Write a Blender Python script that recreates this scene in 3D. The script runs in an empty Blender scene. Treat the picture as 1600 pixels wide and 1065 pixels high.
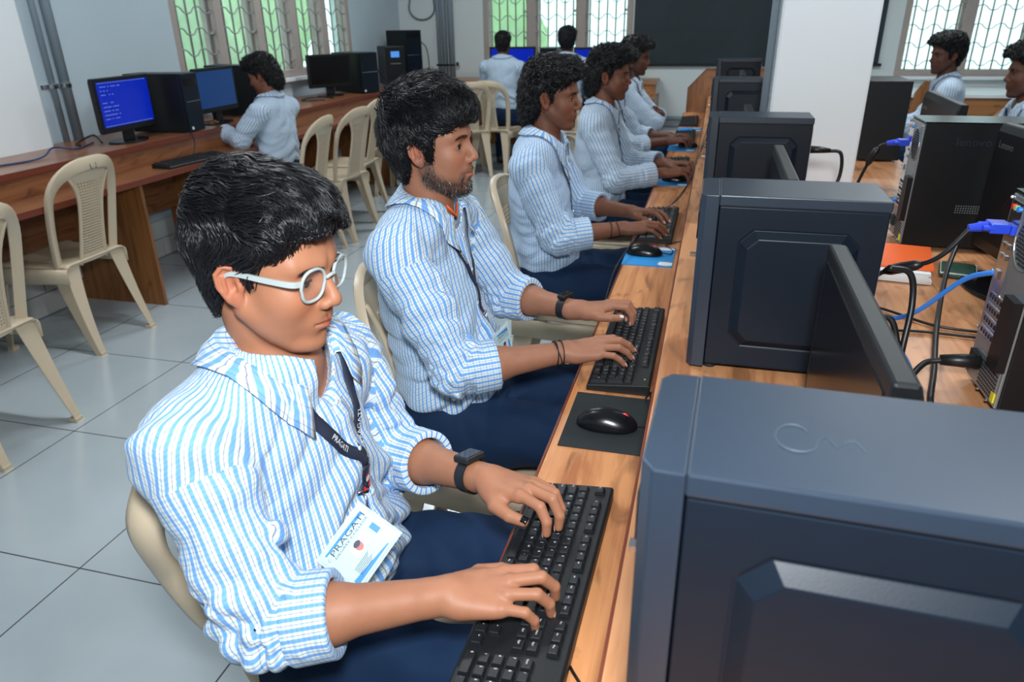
import bpy, math
import numpy as np
from mathutils import Vector, Matrix

# ------------------------------------------------------------------ scene, camera, light
scene = bpy.context.scene
COL = scene.collection
PI = math.pi
H = 1.42
F_PX = 1124.32
ROT = ((0.96591508, -0.09228081, 0.24185182),
       (0.25843176, 0.39743672, -0.88048684),
       (-0.01486875, 0.91297771, 0.40773841))
cam_data = bpy.data.cameras.new('camera')
cam_data.sensor_fit = 'HORIZONTAL'
cam_data.sensor_width = 36.0
cam_data.lens = 36.0 * F_PX / 1600.0
cam_data.clip_start = 0.02
cam_data.clip_end = 200
cam_data.dof.use_dof = True
cam_data.dof.focus_distance = 1.25
cam_data.dof.aperture_fstop = 7.1
cam = bpy.data.objects.new('camera', cam_data)
COL.objects.link(cam)
M = Matrix(ROT).to_4x4()
M.translation = Vector((0, 0, H))
cam.matrix_world = M
scene.camera = cam

vs = scene.view_settings
scene.display_settings.display_device = 'sRGB'
vs.view_transform = 'Standard'
vs.look = 'None'
vs.exposure = 0.72
vs.gamma = 1.0
vs.use_curve_mapping = False

world = bpy.data.worlds.new('daylight')
scene.world = world
world.use_nodes = True
wn = world.node_tree
bg = wn.nodes['Background']
bg.inputs[0].default_value = (0.80, 0.92, 1.0, 1)
bg.inputs[1].default_value = 2.4

def area_light(name, loc, target, size, power, color=(1, 1, 1), size_y=None):
    d = bpy.data.lights.new(name, 'AREA')
    d.energy = power
    d.color = color
    d.size = size
    if size_y:
        d.shape = 'RECTANGLE'
        d.size_y = size_y
    o = bpy.data.objects.new(name, d)
    o.location = loc
    o.rotation_euler = (Vector(target) - Vector(loc)).to_track_quat('-Z', 'Y').to_euler()
    COL.objects.link(o)
    return o

# the photographer's flash, just above the lens
area_light('camera_flash', (0.03, -0.02, 1.66), (-0.7, 2.2, 0.85), 0.14, 18, (0.93, 0.97, 1.0))
# unseen ceiling lights, added to brighten the far parts of the room
for tx, ty in ((-1.9, 2.2), (-1.9, 5.6), (1.4, 2.2), (1.4, 5.6)):
    area_light('added_ceiling_light', (tx, ty, 3.02), (tx, ty, 0), 1.2, 24, (0.90, 0.96, 1.0), 0.08)

# ------------------------------------------------------------------ helpers
class MB:
    """collects shapes into one mesh"""
    def __init__(s):
        s.v = []; s.f = []; s.m = []; s.uv = None
    def add(s, verts, faces, mi=0):
        b = len(s.v)
        s.v.extend([tuple(p) for p in verts])
        s.f.extend([tuple(b + i for i in fc) for fc in faces])
        s.m.extend([mi] * len(faces))
        return s
    def box(s, x0, x1, y0, y1, z0, z1, mi=0, T=None):
        v = [(x, y, z) for z in (z0, z1) for y in (y0, y1) for x in (x0, x1)]
        f = [(0, 2, 3, 1), (4, 5, 7, 6), (0, 1, 5, 4), (2, 6, 7, 3), (0, 4, 6, 2), (1, 3, 7, 5)]
        if T is not None: v = [tuple(T @ Vector(p)) for p in v]
        return s.add(v, f, mi)
    def frustum(s, c, a, b, h, mi=0, T=None):
        """key-like block: base half sizes a=(ax,ay), top half sizes b"""
        v = [(c[0] + sx * a[0], c[1] + sy * a[1], c[2]) for sy in (-1, 1) for sx in (-1, 1)] + \
            [(c[0] + sx * b[0], c[1] + sy * b[1], c[2] + h) for sy in (-1, 1) for sx in (-1, 1)]
        f = [(0, 2, 3, 1), (4, 5, 7, 6), (0, 1, 5, 4), (2, 6, 7, 3), (0, 4, 6, 2), (1, 3, 7, 5)]
        if T is not None: v = [tuple(T @ Vector(p)) for p in v]
        return s.add(v, f, mi)
    def tube(s, pts, r, n=8, mi=0, cap=True, flat=None):
        pts = [np.array(p, float) for p in pts]
        k = len(pts)
        rs = r if hasattr(r, '__len__') else [r] * k
        up = None; rings = []
        for i in range(k):
            t = pts[min(i + 1, k - 1)] - pts[max(i - 1, 0)]
            t = t / (np.linalg.norm(t) + 1e-12)
            if up is None:
                a = np.array([0, 0, 1.0]) if abs(t[2]) < .9 else np.array([1.0, 0, 0])
                up = a - t * (a @ t)
            else:
                up = up - t * (up @ t)
            up /= np.linalg.norm(up) + 1e-12
            sd = np.cross(t, up)
            ring = []
            for j in range(n):
                q = 2 * PI * j / n
                cu, cs = math.cos(q), math.sin(q)
                if flat: cs *= flat
                ring.append(pts[i] + rs[i] * (cu * up + cs * sd))
            rings.append(ring)
        v = [p for rg in rings for p in rg]
        f = []
        for i in range(k - 1):
            for j in range(n):
                a, b = i * n + j, i * n + (j + 1) % n
                f.append((a, b, b + n, a + n))
        if cap:
            f.append(tuple(range(n - 1, -1, -1)))
            f.append(tuple((k - 1) * n + j for j in range(n)))
        return s.add(v, f, mi)
    def cyl(s, a, b, r, n=16, mi=0): return s.tube([a, b], r, n, mi)
    def prism(s, poly, z0, z1, axis='z', mi=0):
        def P(u, w, h): return {'z': (u, w, h), 'y': (u, h, w), 'x': (h, u, w)}[axis]
        n = len(poly)
        v = [P(u, w, z0) for u, w in poly] + [P(u, w, z1) for u, w in poly]
        f = [tuple(range(n - 1, -1, -1)), tuple(range(n, 2 * n))] + [(i, (i + 1) % n, n + (i + 1) % n, n + i) for i in range(n)]
        return s.add(v, f, mi)
    def grid(s, G, mi=0, closed_u=False):
        """G: array (a,b,3)"""
        a, b = G.shape[:2]
        f = []
        for i in range(a if closed_u else a - 1):
            for j in range(b - 1):
                i2 = (i + 1) % a
                f.append((i * b + j, i2 * b + j, i2 * b + j + 1, i * b + j + 1))
        return s.add(G.reshape(-1, 3), f, mi)
    def sphere(s, c, r, nu=16, nv=10, mi=0):
        r = r if hasattr(r, '__len__') else (r, r, r)
        v = [(c[0], c[1], c[2] + r[2])]
        for i in range(1, nv):
            a = PI * i / nv
            for j in range(nu):
                b = 2 * PI * j / nu
                v.append((c[0] + r[0] * math.sin(a) * math.cos(b), c[1] + r[1] * math.sin(a) * math.sin(b), c[2] + r[2] * math.cos(a)))
        v.append((c[0], c[1], c[2] - r[2]))
        f = [(0, 1 + j, 1 + (j + 1) % nu) for j in range(nu)]
        for i in range(nv - 2):
            for j in range(nu):
                p, q = 1 + i * nu + j, 1 + i * nu + (j + 1) % nu
                f.append((p, p + nu, q + nu, q))
        e = len(v) - 1; bse = 1 + (nv - 2) * nu
        f += [(bse + j, e, bse + (j + 1) % nu) for j in range(nu)]
        return s.add(v, f, mi)
    def build(s, name, mats, parent=None, smooth=False, bevel=0, solid=0, seg=2, uv=None, angle=35):
        me = bpy.data.meshes.new(name)
        me.from_pydata(s.v, [], s.f)
        mats = mats if isinstance(mats, (list, tuple)) else [mats]
        for m in mats: me.materials.append(m)
        if len(mats) > 1: me.polygons.foreach_set('material_index', s.m)
        if uv is not None:
            l = me.uv_layers.new(name='uv')
            vi = np.zeros(len(me.loops), int); me.loops.foreach_get('vertex_index', vi)
            l.data.foreach_set('uv', np.asarray(uv, float)[vi].ravel())
        if smooth: me.polygons.foreach_set('use_smooth', [True] * len(me.polygons))
        me.update()
        if smooth == 'auto': me.set_sharp_from_angle(angle=math.radians(angle))
        o = bpy.data.objects.new(name, me)
        COL.objects.link(o)
        if parent is not None: o.parent = parent
        if solid:
            md = o.modifiers.new('solid', 'SOLIDIFY'); md.thickness = abs(solid); md.offset = 1 if solid > 0 else -1
        if bevel:
            md = o.modifiers.new('bevel', 'BEVEL'); md.width = bevel; md.segments = seg; md.limit_method = 'ANGLE'
            md.angle_limit = math.radians(40)
            md.harden_normals = False
        return o

def tag(o, label=None, cat=None, group=None, kind=None):
    if label: o['label'] = label
    if cat: o['category'] = cat
    if group: o['group'] = group
    if kind: o['kind'] = kind
    return o
def thing(name, label, cat, loc=(0, 0, 0), rz=0, group=None):
    o = bpy.data.objects.new(name, None)
    COL.objects.link(o)
    o.empty_display_size = 0.1
    o.location = loc; o.rotation_euler = (0, 0, rz)
    return tag(o, label, cat, group)
def kids(o): return [c for c in bpy.data.objects if c.parent == o]
def dup(root, loc, rz, label=None, group=None):
    def cp(o, par):
        c = o.copy(); COL.objects.link(c); c.parent = par
        for g in kids(o): cp(g, c)
        return c
    r = cp(root, None)
    r.location = loc; r.rotation_euler = (0, 0, rz)
    if label: r['label'] = label
    if group: r['group'] = group
    return r
def struct(o): o['kind'] = 'structure'; return o

def text_geo(txt, size=1.0, extrude=0.0):
    """flat text mesh: verts (n,3) left aligned with baseline 0, faces"""
    cu = bpy.data.curves.new('t', 'FONT'); cu.body = txt; cu.size = size; cu.extrude = extrude
    cu.resolution_u = 2
    ob = bpy.data.objects.new('t', cu); COL.objects.link(ob)
    dg = bpy.context.evaluated_depsgraph_get()
    me = bpy.data.meshes.new_from_object(ob.evaluated_get(dg))
    v = np.array([tuple(x.co) for x in me.vertices]) if len(me.vertices) else np.zeros((0, 3))
    f = [tuple(p.vertices) for p in me.polygons]
    bpy.data.objects.remove(ob); bpy.data.curves.remove(cu); bpy.data.meshes.remove(me)
    return v, f

# ------------------------------------------------------------------ materials
def newmat(name):
    m = bpy.data.materials.new(name); m.use_nodes = True
    nt = m.node_tree; b = nt.nodes['Principled BSDF']
    return m, nt, b
def N(nt, t, **kw):
    n = nt.nodes.new(t)
    for k, v in kw.items(): setattr(n, k, v)
    return n
def plain(name, col, rough=.5, metal=0, spec=.5, noise=0, nscale=8, bump=0, bscale=60, coat=0, sheen=0):
    m, nt, b = newmat(name)
    b.inputs['Roughness'].default_value = rough
    b.inputs['Metallic'].default_value = metal
    b.inputs['Specular IOR Level'].default_value = spec
    b.inputs['Coat Weight'].default_value = coat
    b.inputs['Sheen Weight'].default_value = sheen
    tc = N(nt, 'ShaderNodeTexCoord')
    nz = N(nt, 'ShaderNodeTexNoise'); nz.inputs['Scale'].default_value = nscale; nz.inputs['Detail'].default_value = 4
    nt.links.new(tc.outputs['Object'], nz.inputs['Vector'])
    r = N(nt, 'ShaderNodeMapRange'); r.inputs['To Min'].default_value = 1 - max(noise, .02); r.inputs['To Max'].default_value = 1 + max(noise, .02)
    nt.links.new(nz.outputs[0], r.inputs[0])
    mx = N(nt, 'ShaderNodeVectorMath', operation='SCALE')
    mx.inputs[0].default_value = col[:3]
    nt.links.new(r.outputs[0], mx.inputs['Scale'])
    nt.links.new(mx.outputs[0], b.inputs['Base Color'])
    if bump:
        n2 = N(nt, 'ShaderNodeTexNoise'); n2.inputs['Scale'].default_value = bscale; n2.inputs['Detail'].default_value = 3
        nt.links.new(tc.outputs['Object'], n2.inputs['Vector'])
        bp = N(nt, 'ShaderNodeBump'); bp.inputs['Strength'].default_value = bump; bp.inputs['Distance'].default_value = .002
        nt.links.new(n2.outputs[0], bp.inputs['Height']); nt.links.new(bp.outputs[0], b.inputs['Normal'])
    return m
def emit(name, col, strength):
    m, nt, b = newmat(name)
    b.inputs['Base Color'].default_value = (col[0] * .2, col[1] * .2, col[2] * .2, 1)
    b.inputs['Emission Color'].default_value = (*col, 1)
    b.inputs['Emission Strength'].default_value = strength
    b.inputs['Roughness'].default_value = .25
    return m
def wood(name, c1, c2, axis='y', rough=.35, coat=.2):
    m, nt, b = newmat(name)
    tc = N(nt, 'ShaderNodeTexCoord'); mp = N(nt, 'ShaderNodeMapping')
    sc = {'y': (22, 1.6, 22), 'x': (1.6, 22, 22), 'z': (22, 22, 1.6)}[axis]
    mp.inputs['Scale'].default_value = sc
    nt.links.new(tc.outputs['Object'], mp.inputs[0])
    n1 = N(nt, 'ShaderNodeTexNoise'); n1.inputs['Scale'].default_value = 1.0; n1.inputs['Detail'].default_value = 6; n1.inputs['Distortion'].default_value = 1.2
    nt.links.new(mp.outputs[0], n1.inputs['Vector'])
    mp2 = N(nt, 'ShaderNodeMapping'); mp2.inputs['Scale'].default_value = tuple(k * 4 if k > 3 else k * 1.2 for k in sc)
    nt.links.new(tc.outputs['Object'], mp2.inputs[0])
    n2 = N(nt, 'ShaderNodeTexNoise'); n2.inputs['Scale'].default_value = 1.5; n2.inputs['Detail'].default_value = 4
    nt.links.new(mp2.outputs[0], n2.inputs['Vector'])
    ad = N(nt, 'ShaderNodeMath', operation='MULTIPLY_ADD'); ad.inputs[1].default_value = .35
    nt.links.new(n2.outputs[0], ad.inputs[0]); nt.links.new(n1.outputs[0], ad.inputs[2])
    cr = N(nt, 'ShaderNodeValToRGB')
    e = cr.color_ramp.elements
    e[0].position = .50; e[0].color = (*c2, 1); e[1].position = .74; e[1].color = (*c1, 1)
    k = cr.color_ramp.elements.new(.62); k.color = (*[.55 * a + .45 * d for a, d in zip(c1, c2)], 1)
    nt.links.new(ad.outputs[0], cr.inputs[0])
    # dark knots
    mp3 = N(nt, 'ShaderNodeMapping'); mp3.inputs['Scale'].default_value = tuple(k * .28 if k > 3 else k * 1.1 for k in sc)
    nt.links.new(tc.outputs['Object'], mp3.inputs[0])
    n3 = N(nt, 'ShaderNodeTexNoise'); n3.inputs['Scale'].default_value = 2.2; n3.inputs['Detail'].default_value = 5; n3.inputs['Distortion'].default_value = 2
    nt.links.new(mp3.outputs[0], n3.inputs['Vector'])
    r3 = N(nt, 'ShaderNodeMapRange'); r3.inputs['From Min'].default_value = .56; r3.inputs['From Max'].default_value = .70; r3.inputs['To Max'].default_value = .65
    nt.links.new(n3.outputs[0], r3.inputs[0])
    mx = N(nt, 'ShaderNodeMix', data_type='RGBA'); mx.inputs[7].default_value = (*[q * .35 for q in c2], 1)
    nt.links.new(r3.outputs[0], mx.inputs[0]); nt.links.new(cr.outputs[0], mx.inputs[6])
    nt.links.new(mx.outputs[2], b.inputs['Base Color'])
    b.inputs['Roughness'].default_value = rough
    b.inputs['Coat Weight'].default_value = coat
    b.inputs['Coat Roughness'].default_value = .25
    return m

MT = {}
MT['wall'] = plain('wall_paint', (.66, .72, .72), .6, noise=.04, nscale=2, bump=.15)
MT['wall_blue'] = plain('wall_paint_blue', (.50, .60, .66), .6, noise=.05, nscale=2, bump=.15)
MT['white_wall'] = plain('column_paint', (.78, .82, .84), .5, noise=.03, nscale=3, bump=.1)
MT['ceil'] = plain('ceiling_paint', (.8, .8, .8), .8)
MT['board'] = plain('blackboard_slate', (.010, .022, .030), .6, noise=.5, nscale=4)
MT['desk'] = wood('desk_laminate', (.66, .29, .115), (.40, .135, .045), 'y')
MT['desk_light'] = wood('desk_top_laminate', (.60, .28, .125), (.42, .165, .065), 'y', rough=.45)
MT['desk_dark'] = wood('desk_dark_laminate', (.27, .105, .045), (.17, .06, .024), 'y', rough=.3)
MT['desk_panel'] = wood('desk_panel_laminate', (.30, .12, .035), (.19, .07, .02), 'z', rough=.35)
MT['desk_x'] = wood('desk_laminate_cross', (.40, .17, .06), (.27, .10, .035), 'x')
MT['edge'] = plain('desk_edge_band', (.16, .035, .018), .35)
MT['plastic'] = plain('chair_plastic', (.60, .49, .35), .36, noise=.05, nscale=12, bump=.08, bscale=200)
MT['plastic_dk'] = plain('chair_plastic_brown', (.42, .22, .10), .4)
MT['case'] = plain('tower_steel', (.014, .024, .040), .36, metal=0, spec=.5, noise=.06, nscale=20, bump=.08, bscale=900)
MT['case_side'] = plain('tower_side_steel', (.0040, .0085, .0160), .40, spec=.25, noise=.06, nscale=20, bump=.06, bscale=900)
MT['black'] = plain('black_plastic', (.005, .006, .0075), .42, spec=.35)
MT['black_gl'] = plain('glossy_black_plastic', (.004, .005, .007), .25, spec=.4)
MT['matte'] = plain('matte_black', (.008, .008, .009), .7)
MT['pad'] = plain('mouse_pad_cloth', (.014, .020, .022), .85, bump=.2, bscale=900)
MT['key'] = plain('key_plastic', (.009, .0105, .013), .42)
MT['keybase'] = plain('keyboard_plastic', (.006, .0075, .009), .5)
MT['chalk'] = plain('chalk_trace', (.045, .065, .085), .6)
MT['legend'] = plain('key_legend', (.80, .82, .84), .6)
MT['pad_blue'] = plain('mouse_pad_blue', (.02, .26, .62), .5, noise=.1)
MT['paper'] = plain('white_paper', (.8, .82, .82), .7)
MT['orange'] = plain('orange_folder', (.85, .13, .02), .5)
MT['green_pcb'] = plain('printed_pattern_board', (.04, .10, .07), .5, noise=.6, nscale=60)
MT['steel'] = plain('galvanised_steel', (.34, .38, .40), .38, metal=.75, noise=.12, nscale=30)
MT['chrome'] = plain('chrome', (.7, .7, .72), .2, metal=1)
MT['pipe'] = plain('grey_conduit', (.26, .33, .38), .45)
MT['frame'] = plain('window_frame_paint', (.40, .34, .31), .5, noise=.08)
MT['grille'] = plain('window_grille_paint', (.30, .31, .31), .5)
MT['cable'] = plain('black_cable', (.006, .006, .007), .4)
MT['cable_blue'] = plain('blue_network_cable', (.03, .22, .75), .4)
MT['cable_navy'] = plain('navy_network_cable', (.02, .045, .13), .5)
MT['vga'] = plain('blue_vga_plug', (.02, .06, .60), .35)
MT['white_cable'] = plain('grey_wire', (.12, .16, .19), .5)
MT['screen_off'] = plain('dark_screen_glass', (.003, .0035, .005), .2, spec=.35)
MT['screen'] = emit('lit_blue_screen', (.0, .015, .42), .5)
MT['screen2'] = emit('lit_dim_blue_screen', (.006, .05, .20), .35)
MT['scr_txt'] = emit('screen_text', (.20, .32, .75), .4)
MT['ups_led'] = emit('display_glow', (.10, .35, .95), .45)
MT['red'] = plain('red_plastic', (.75, .03, .03), .35)
MT['yellow'] = plain('yellow_sticker', (.75, .65, .03), .5)
MT['brick'] = plain('white_tile_skirting', (.55, .57, .56), .4, noise=.15, nscale=6)
MT['bin'] = plain('blue_plastic_bin', (.01, .06, .30), .5)
MT['navy'] = plain('navy_trouser_cloth', (.0045, .020, .058), .8, spec=.25, bump=.3, bscale=1500, noise=.12, nscale=9)
MT['shoe'] = plain('black_shoe', (.015, .014, .014), .45)
MT['strap'] = plain('navy_lanyard', (.018, .025, .05), .55)
MT['strap_txt'] = plain('lanyard_print', (.75, .78, .8), .5)
MT['card'] = plain('id_card', (.50, .68, .72), .3, coat=.5)
MT['card_blue'] = plain('card_blue_print', (.04, .25, .68), .35)
MT['card_ink'] = plain('card_ink', (.03, .05, .08), .5)
MT['photo_skin'] = plain('card_photo_face', (.55, .16, .14), .5)
MT['photo_bg'] = plain('card_photo_back', (.72, .62, .66), .5)
MT['watch'] = plain('watch_rubber', (.010, .011, .012), .5)
MT['glass_screen'] = plain('watch_glass', (.008, .009, .012), .08)
MT['eye_white'] = plain('eye_white', (.62, .58, .55), .2)
MT['iris'] = plain('eye_iris', (.025, .012, .006), .12)
MT['button'] = plain('shirt_button', (.6, .66, .7), .35)
MT['leaf'] = plain('garden_leaves', (.30, .52, .16), .7, noise=.5, nscale=1.5)
MT['ground'] = plain('yard_ground', (.45, .5, .35), .9, noise=.2, nscale=1)
MT['hair'] = plain('black_hair', (.005, .005, .0065), .36, spec=.5)
MT['hair_base'] = plain('black_hair_under', (.003, .003, .004), .6, spec=.2)
MT['nail'] = plain('finger_nail', (.62, .33, .27), .3)
MT['nail_w'] = plain('pale_nail', (.75, .62, .58), .3)

# clear plastic glasses and lens, window glass
def glassy(name, col, rough, alpha):
    m, nt, b = newmat(name)
    out = nt.nodes['Material Output']
    tr = N(nt, 'ShaderNodeBsdfTransparent'); tr.inputs[0].default_value = (*col, 1)
    b.inputs['Base Color'].default_value = (*col, 1); b.inputs['Roughness'].default_value = rough
    mix = N(nt, 'ShaderNodeMixShader'); mix.inputs[0].default_value = alpha
    nt.links.new(tr.outputs[0], mix.inputs[1]); nt.links.new(b.outputs[0], mix.inputs[2])
    nt.links.new(mix.outputs[0], out.inputs[0])
    return m
MT['lens'] = glassy('spectacle_lens', (.96, .97, .97), .03, .03)
MT['clear'] = glassy('clear_spectacle_frame', (.55, .62, .62), .15, .62)
MT['pane'] = glassy('window_glass', (.86, .96, .93), .12, .35)
MT['card_holder'] = glassy('card_sleeve', (.9, .97, .97), .1, .4)

def floor_mat():
    m, nt, b = newmat('floor_tiles')
    tc = N(nt, 'ShaderNodeTexCoord')
    sep = N(nt, 'ShaderNodeSeparateXYZ'); nt.links.new(tc.outputs['Object'], sep.inputs[0])
    outs = []
    for i, off in ((0, -1.639), (1, 1.24)):
        a = N(nt, 'ShaderNodeMath', operation='SUBTRACT'); a.inputs[1].default_value = off
        nt.links.new(sep.outputs[i], a.inputs[0])
        d = N(nt, 'ShaderNodeMath', operation='DIVIDE'); d.inputs[1].default_value = .625
        nt.links.new(a.outputs[0], d.inputs[0])
        r = N(nt, 'ShaderNodeMath', operation='PINGPONG'); r.inputs[1].default_value = .5
        nt.links.new(d.outputs[0], r.inputs[0])
        outs.append(r)
    mn = N(nt, 'ShaderNodeMath', operation='MINIMUM')
    nt.links.new(outs[0].outputs[0], mn.inputs[0]); nt.links.new(outs[1].outputs[0], mn.inputs[1])
    lt = N(nt, 'ShaderNodeMath', operation='LESS_THAN'); lt.inputs[1].default_value = .0036
    nt.links.new(mn.outputs[0], lt.inputs[0])
    nz = N(nt, 'ShaderNodeTexNoise'); nz.inputs['Scale'].default_value = 2.5; nz.inputs['Detail'].default_value = 5
    nt.links.new(tc.outputs['Object'], nz.inputs['Vector'])
    cr = N(nt, 'ShaderNodeValToRGB'); e = cr.color_ramp.elements
    e[0].position = .3; e[0].color = (.40, .46, .49, 1); e[1].position = .7; e[1].color = (.45, .51, .54, 1)
    nt.links.new(nz.outputs[0], cr.inputs[0])
    mx = N(nt, 'ShaderNodeMix', data_type='RGBA'); mx.inputs[7].default_value = (.05, .055, .06, 1)
    nt.links.new(lt.outputs[0], mx.inputs[0]); nt.links.new(cr.outputs[0], mx.inputs[6])
    nt.links.new(mx.outputs[2], b.inputs['Base Color'])
    b.inputs['Roughness'].default_value = .16
    b.inputs['Specular IOR Level'].default_value = .55
    return m
MT['floor'] = floor_mat()

def shirt_mat(name, blue, dark, per=.0125, strength=1.0):
    """white cloth with blue and thin dark woven checks laid out on the uv in metres"""
    m, nt, b = newmat(name)
    uv = N(nt, 'ShaderNodeUVMap'); uv.uv_map = 'uv'
    sep = N(nt, 'ShaderNodeSeparateXYZ'); nt.links.new(uv.outputs[0], sep.inputs[0])
    def band(i, off, half, soft=.04, div=per):
        a = N(nt, 'ShaderNodeMath', operation='DIVIDE'); a.inputs[1].default_value = div; nt.links.new(sep.outputs[i], a.inputs[0])
        c = N(nt, 'ShaderNodeMath', operation='ADD'); c.inputs[1].default_value = off; nt.links.new(a.outputs[0], c.inputs[0])
        p = N(nt, 'ShaderNodeMath', operation='PINGPONG'); p.inputs[1].default_value = .5; nt.links.new(c.outputs[0], p.inputs[0])
        r = N(nt, 'ShaderNodeMapRange'); r.inputs['From Min'].default_value = half + soft; r.inputs['From Max'].default_value = half
        nt.links.new(p.outputs[0], r.inputs[0])
        return r
    def mix(fac, k, a, colb):
        mm = N(nt, 'ShaderNodeMath', operation='MULTIPLY'); mm.inputs[1].default_value = k; nt.links.new(fac.outputs[0], mm.inputs[0])
        x = N(nt, 'ShaderNodeMix', data_type='RGBA'); x.inputs[7].default_value = (*colb, 1)
        nt.links.new(mm.outputs[0], x.inputs[0])
        if isinstance(a, tuple): x.inputs[6].default_value = (*a, 1)
        else: nt.links.new(a.outputs[2], x.inputs[6])
        return x
    a = mix(band(0, 0, .17, .05), .88 * strength, (.70, .78, .80), blue)
    a = mix(band(1, 0, .11, .06), .36 * strength, a, blue)
    a = mix(band(0, .5, .026, .02), .75 * strength, a, dark)
    a = mix(band(1, .5, .020, .02), .45 * strength, a, dark)
    nt.links.new(a.outputs[2], b.inputs['Base Color'])
    b.inputs['Roughness'].default_value = .8
    b.inputs['Sheen Weight'].default_value = .1
    tc = N(nt, 'ShaderNodeTexCoord')
    nz = N(nt, 'ShaderNodeTexNoise'); nz.inputs['Scale'].default_value = 26; nz.inputs['Detail'].default_value = 3; nz.inputs['Distortion'].default_value = .6
    nt.links.new(tc.outputs['Object'], nz.inputs['Vector'])
    bp = N(nt, 'ShaderNodeBump'); bp.inputs['Strength'].default_value = .5; bp.inputs['Distance'].default_value = .006
    nt.links.new(nz.outputs[0], bp.inputs['Height']); nt.links.new(bp.outputs[0], b.inputs['Normal'])
    return m
MT['shirt'] = shirt_mat('blue_checked_cotton', (.085, .30, .70), (.07, .08, .15))
MT['shirt_far'] = shirt_mat('pale_blue_checked_cotton', (.13, .30, .60), (.05, .07, .15), per=.014, strength=.9)

def skin_mat(name):
    m, nt, b = newmat(name)
    at = N(nt, 'ShaderNodeAttribute'); at.attribute_name = 'skin'
    tc = N(nt, 'ShaderNodeTexCoord')
    nz = N(nt, 'ShaderNodeTexNoise'); nz.inputs['Scale'].default_value = 45; nz.inputs['Detail'].default_value = 4
    nt.links.new(tc.outputs['Object'], nz.inputs['Vector'])
    r = N(nt, 'ShaderNodeMapRange'); r.inputs['To Min'].default_value = .88; r.inputs['To Max'].default_value = 1.12
    nt.links.new(nz.outputs[0], r.inputs[0])
    mx = N(nt, 'ShaderNodeVectorMath', operation='SCALE'); nt.links.new(at.outputs['Color'], mx.inputs[0]); nt.links.new(r.outputs[0], mx.inputs['Scale'])
    nt.links.new(mx.outputs[0], b.inputs['Base Color'])
    b.inputs['Roughness'].default_value = .54
    b.inputs['Specular IOR Level'].default_value = .38
    b.inputs['Subsurface Weight'].default_value = .12
    b.inputs['Subsurface Radius'].default_value = (1.0, .35, .2)
    b.inputs['Subsurface Scale'].default_value = .006
    n2 = N(nt, 'ShaderNodeTexNoise'); n2.inputs['Scale'].default_value = 420; n2.inputs['Detail'].default_value = 2
    nt.links.new(tc.outputs['Object'], n2.inputs['Vector'])
    bp = N(nt, 'ShaderNodeBump'); bp.inputs['Strength'].default_value = .12; bp.inputs['Distance'].default_value = .001
    nt.links.new(n2.outputs[0], bp.inputs['Height']); nt.links.new(bp.outputs[0], b.inputs['Normal'])
    return m
MT['skin'] = skin_mat('skin')

# ------------------------------------------------------------------ implicit-surface modelling (bodies, cloth, hair)
def V3(*a): return np.array(a, float)
def unit(v): v = np.asarray(v, float); return v / (np.linalg.norm(v) + 1e-12)
_pr = np.random.RandomState(11)
_perm = _pr.permutation(256); _perm = np.concatenate([_perm, _perm, _perm])
_gr = _pr.normal(size=(256, 3)); _gr /= np.linalg.norm(_gr, axis=1)[:, None]
def perlin(P):
    P = np.asarray(P, float)
    i = np.floor(P).astype(int); f = P - i; i &= 255
    u = f * f * f * (f * (f * 6 - 15) + 10)
    out = 0
    for dx in (0, 1):
        for dy in (0, 1):
            for dz in (0, 1):
                h = _perm[_perm[_perm[(i[:, 0] + dx) & 255] + ((i[:, 1] + dy) & 255)] + ((i[:, 2] + dz) & 255)]
                g = _gr[h]
                d = g[:, 0] * (f[:, 0] - dx) + g[:, 1] * (f[:, 1] - dy) + g[:, 2] * (f[:, 2] - dz)
                w = (u[:, 0] if dx else 1 - u[:, 0]) * (u[:, 1] if dy else 1 - u[:, 1]) * (u[:, 2] if dz else 1 - u[:, 2])
                out = out + d * w
    return out
def cap(P, a, b, ra, rb=None):
    rb = ra if rb is None else rb
    a = np.asarray(a, float); b = np.asarray(b, float)
    pa = P - a; ba = b - a
    h = np.clip(pa @ ba / (ba @ ba), 0, 1)
    return np.linalg.norm(pa - h[:, None] * ba, axis=1) - (ra + (rb - ra) * h)
def ell(P, c, r, R=None):
    q = P - np.asarray(c, float)
    if R is not None: q = q @ R
    r = np.asarray(r, float)
    k0 = np.linalg.norm(q / r, axis=1); k1 = np.linalg.norm(q / r ** 2, axis=1)
    return k0 * (k0 - 1) / (k1 + 1e-9)
def smin(a, b, k):
    h = np.clip(.5 + .5 * (b - a) / k, 0, 1)
    return b + (a - b) * h - k * h * (1 - h)
def smax(a, b, k): return -smin(-a, -b, k)
def sab(n): return np.sqrt(n * n + .0016)
def poly2d(x, z, poly):
    d = np.full(len(x), 1e9); s = np.ones(len(x)); n = len(poly); j = n - 1
    for i in range(n):
        ex, ez = poly[j][0] - poly[i][0], poly[j][1] - poly[i][1]
        wx, wz = x - poly[i][0], z - poly[i][1]
        t = np.clip((wx * ex + wz * ez) / (ex * ex + ez * ez), 0, 1)
        d = np.minimum(d, (wx - ex * t) ** 2 + (wz - ez * t) ** 2)
        c1 = z >= poly[i][1]; c2 = z < poly[j][1]; c3 = ex * wz > ez * wx
        fl = (c1 & c2 & c3) | (~c1 & ~c2 & ~c3)
        s = np.where(fl, -s, s); j = i
    return s * np.sqrt(d)

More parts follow.
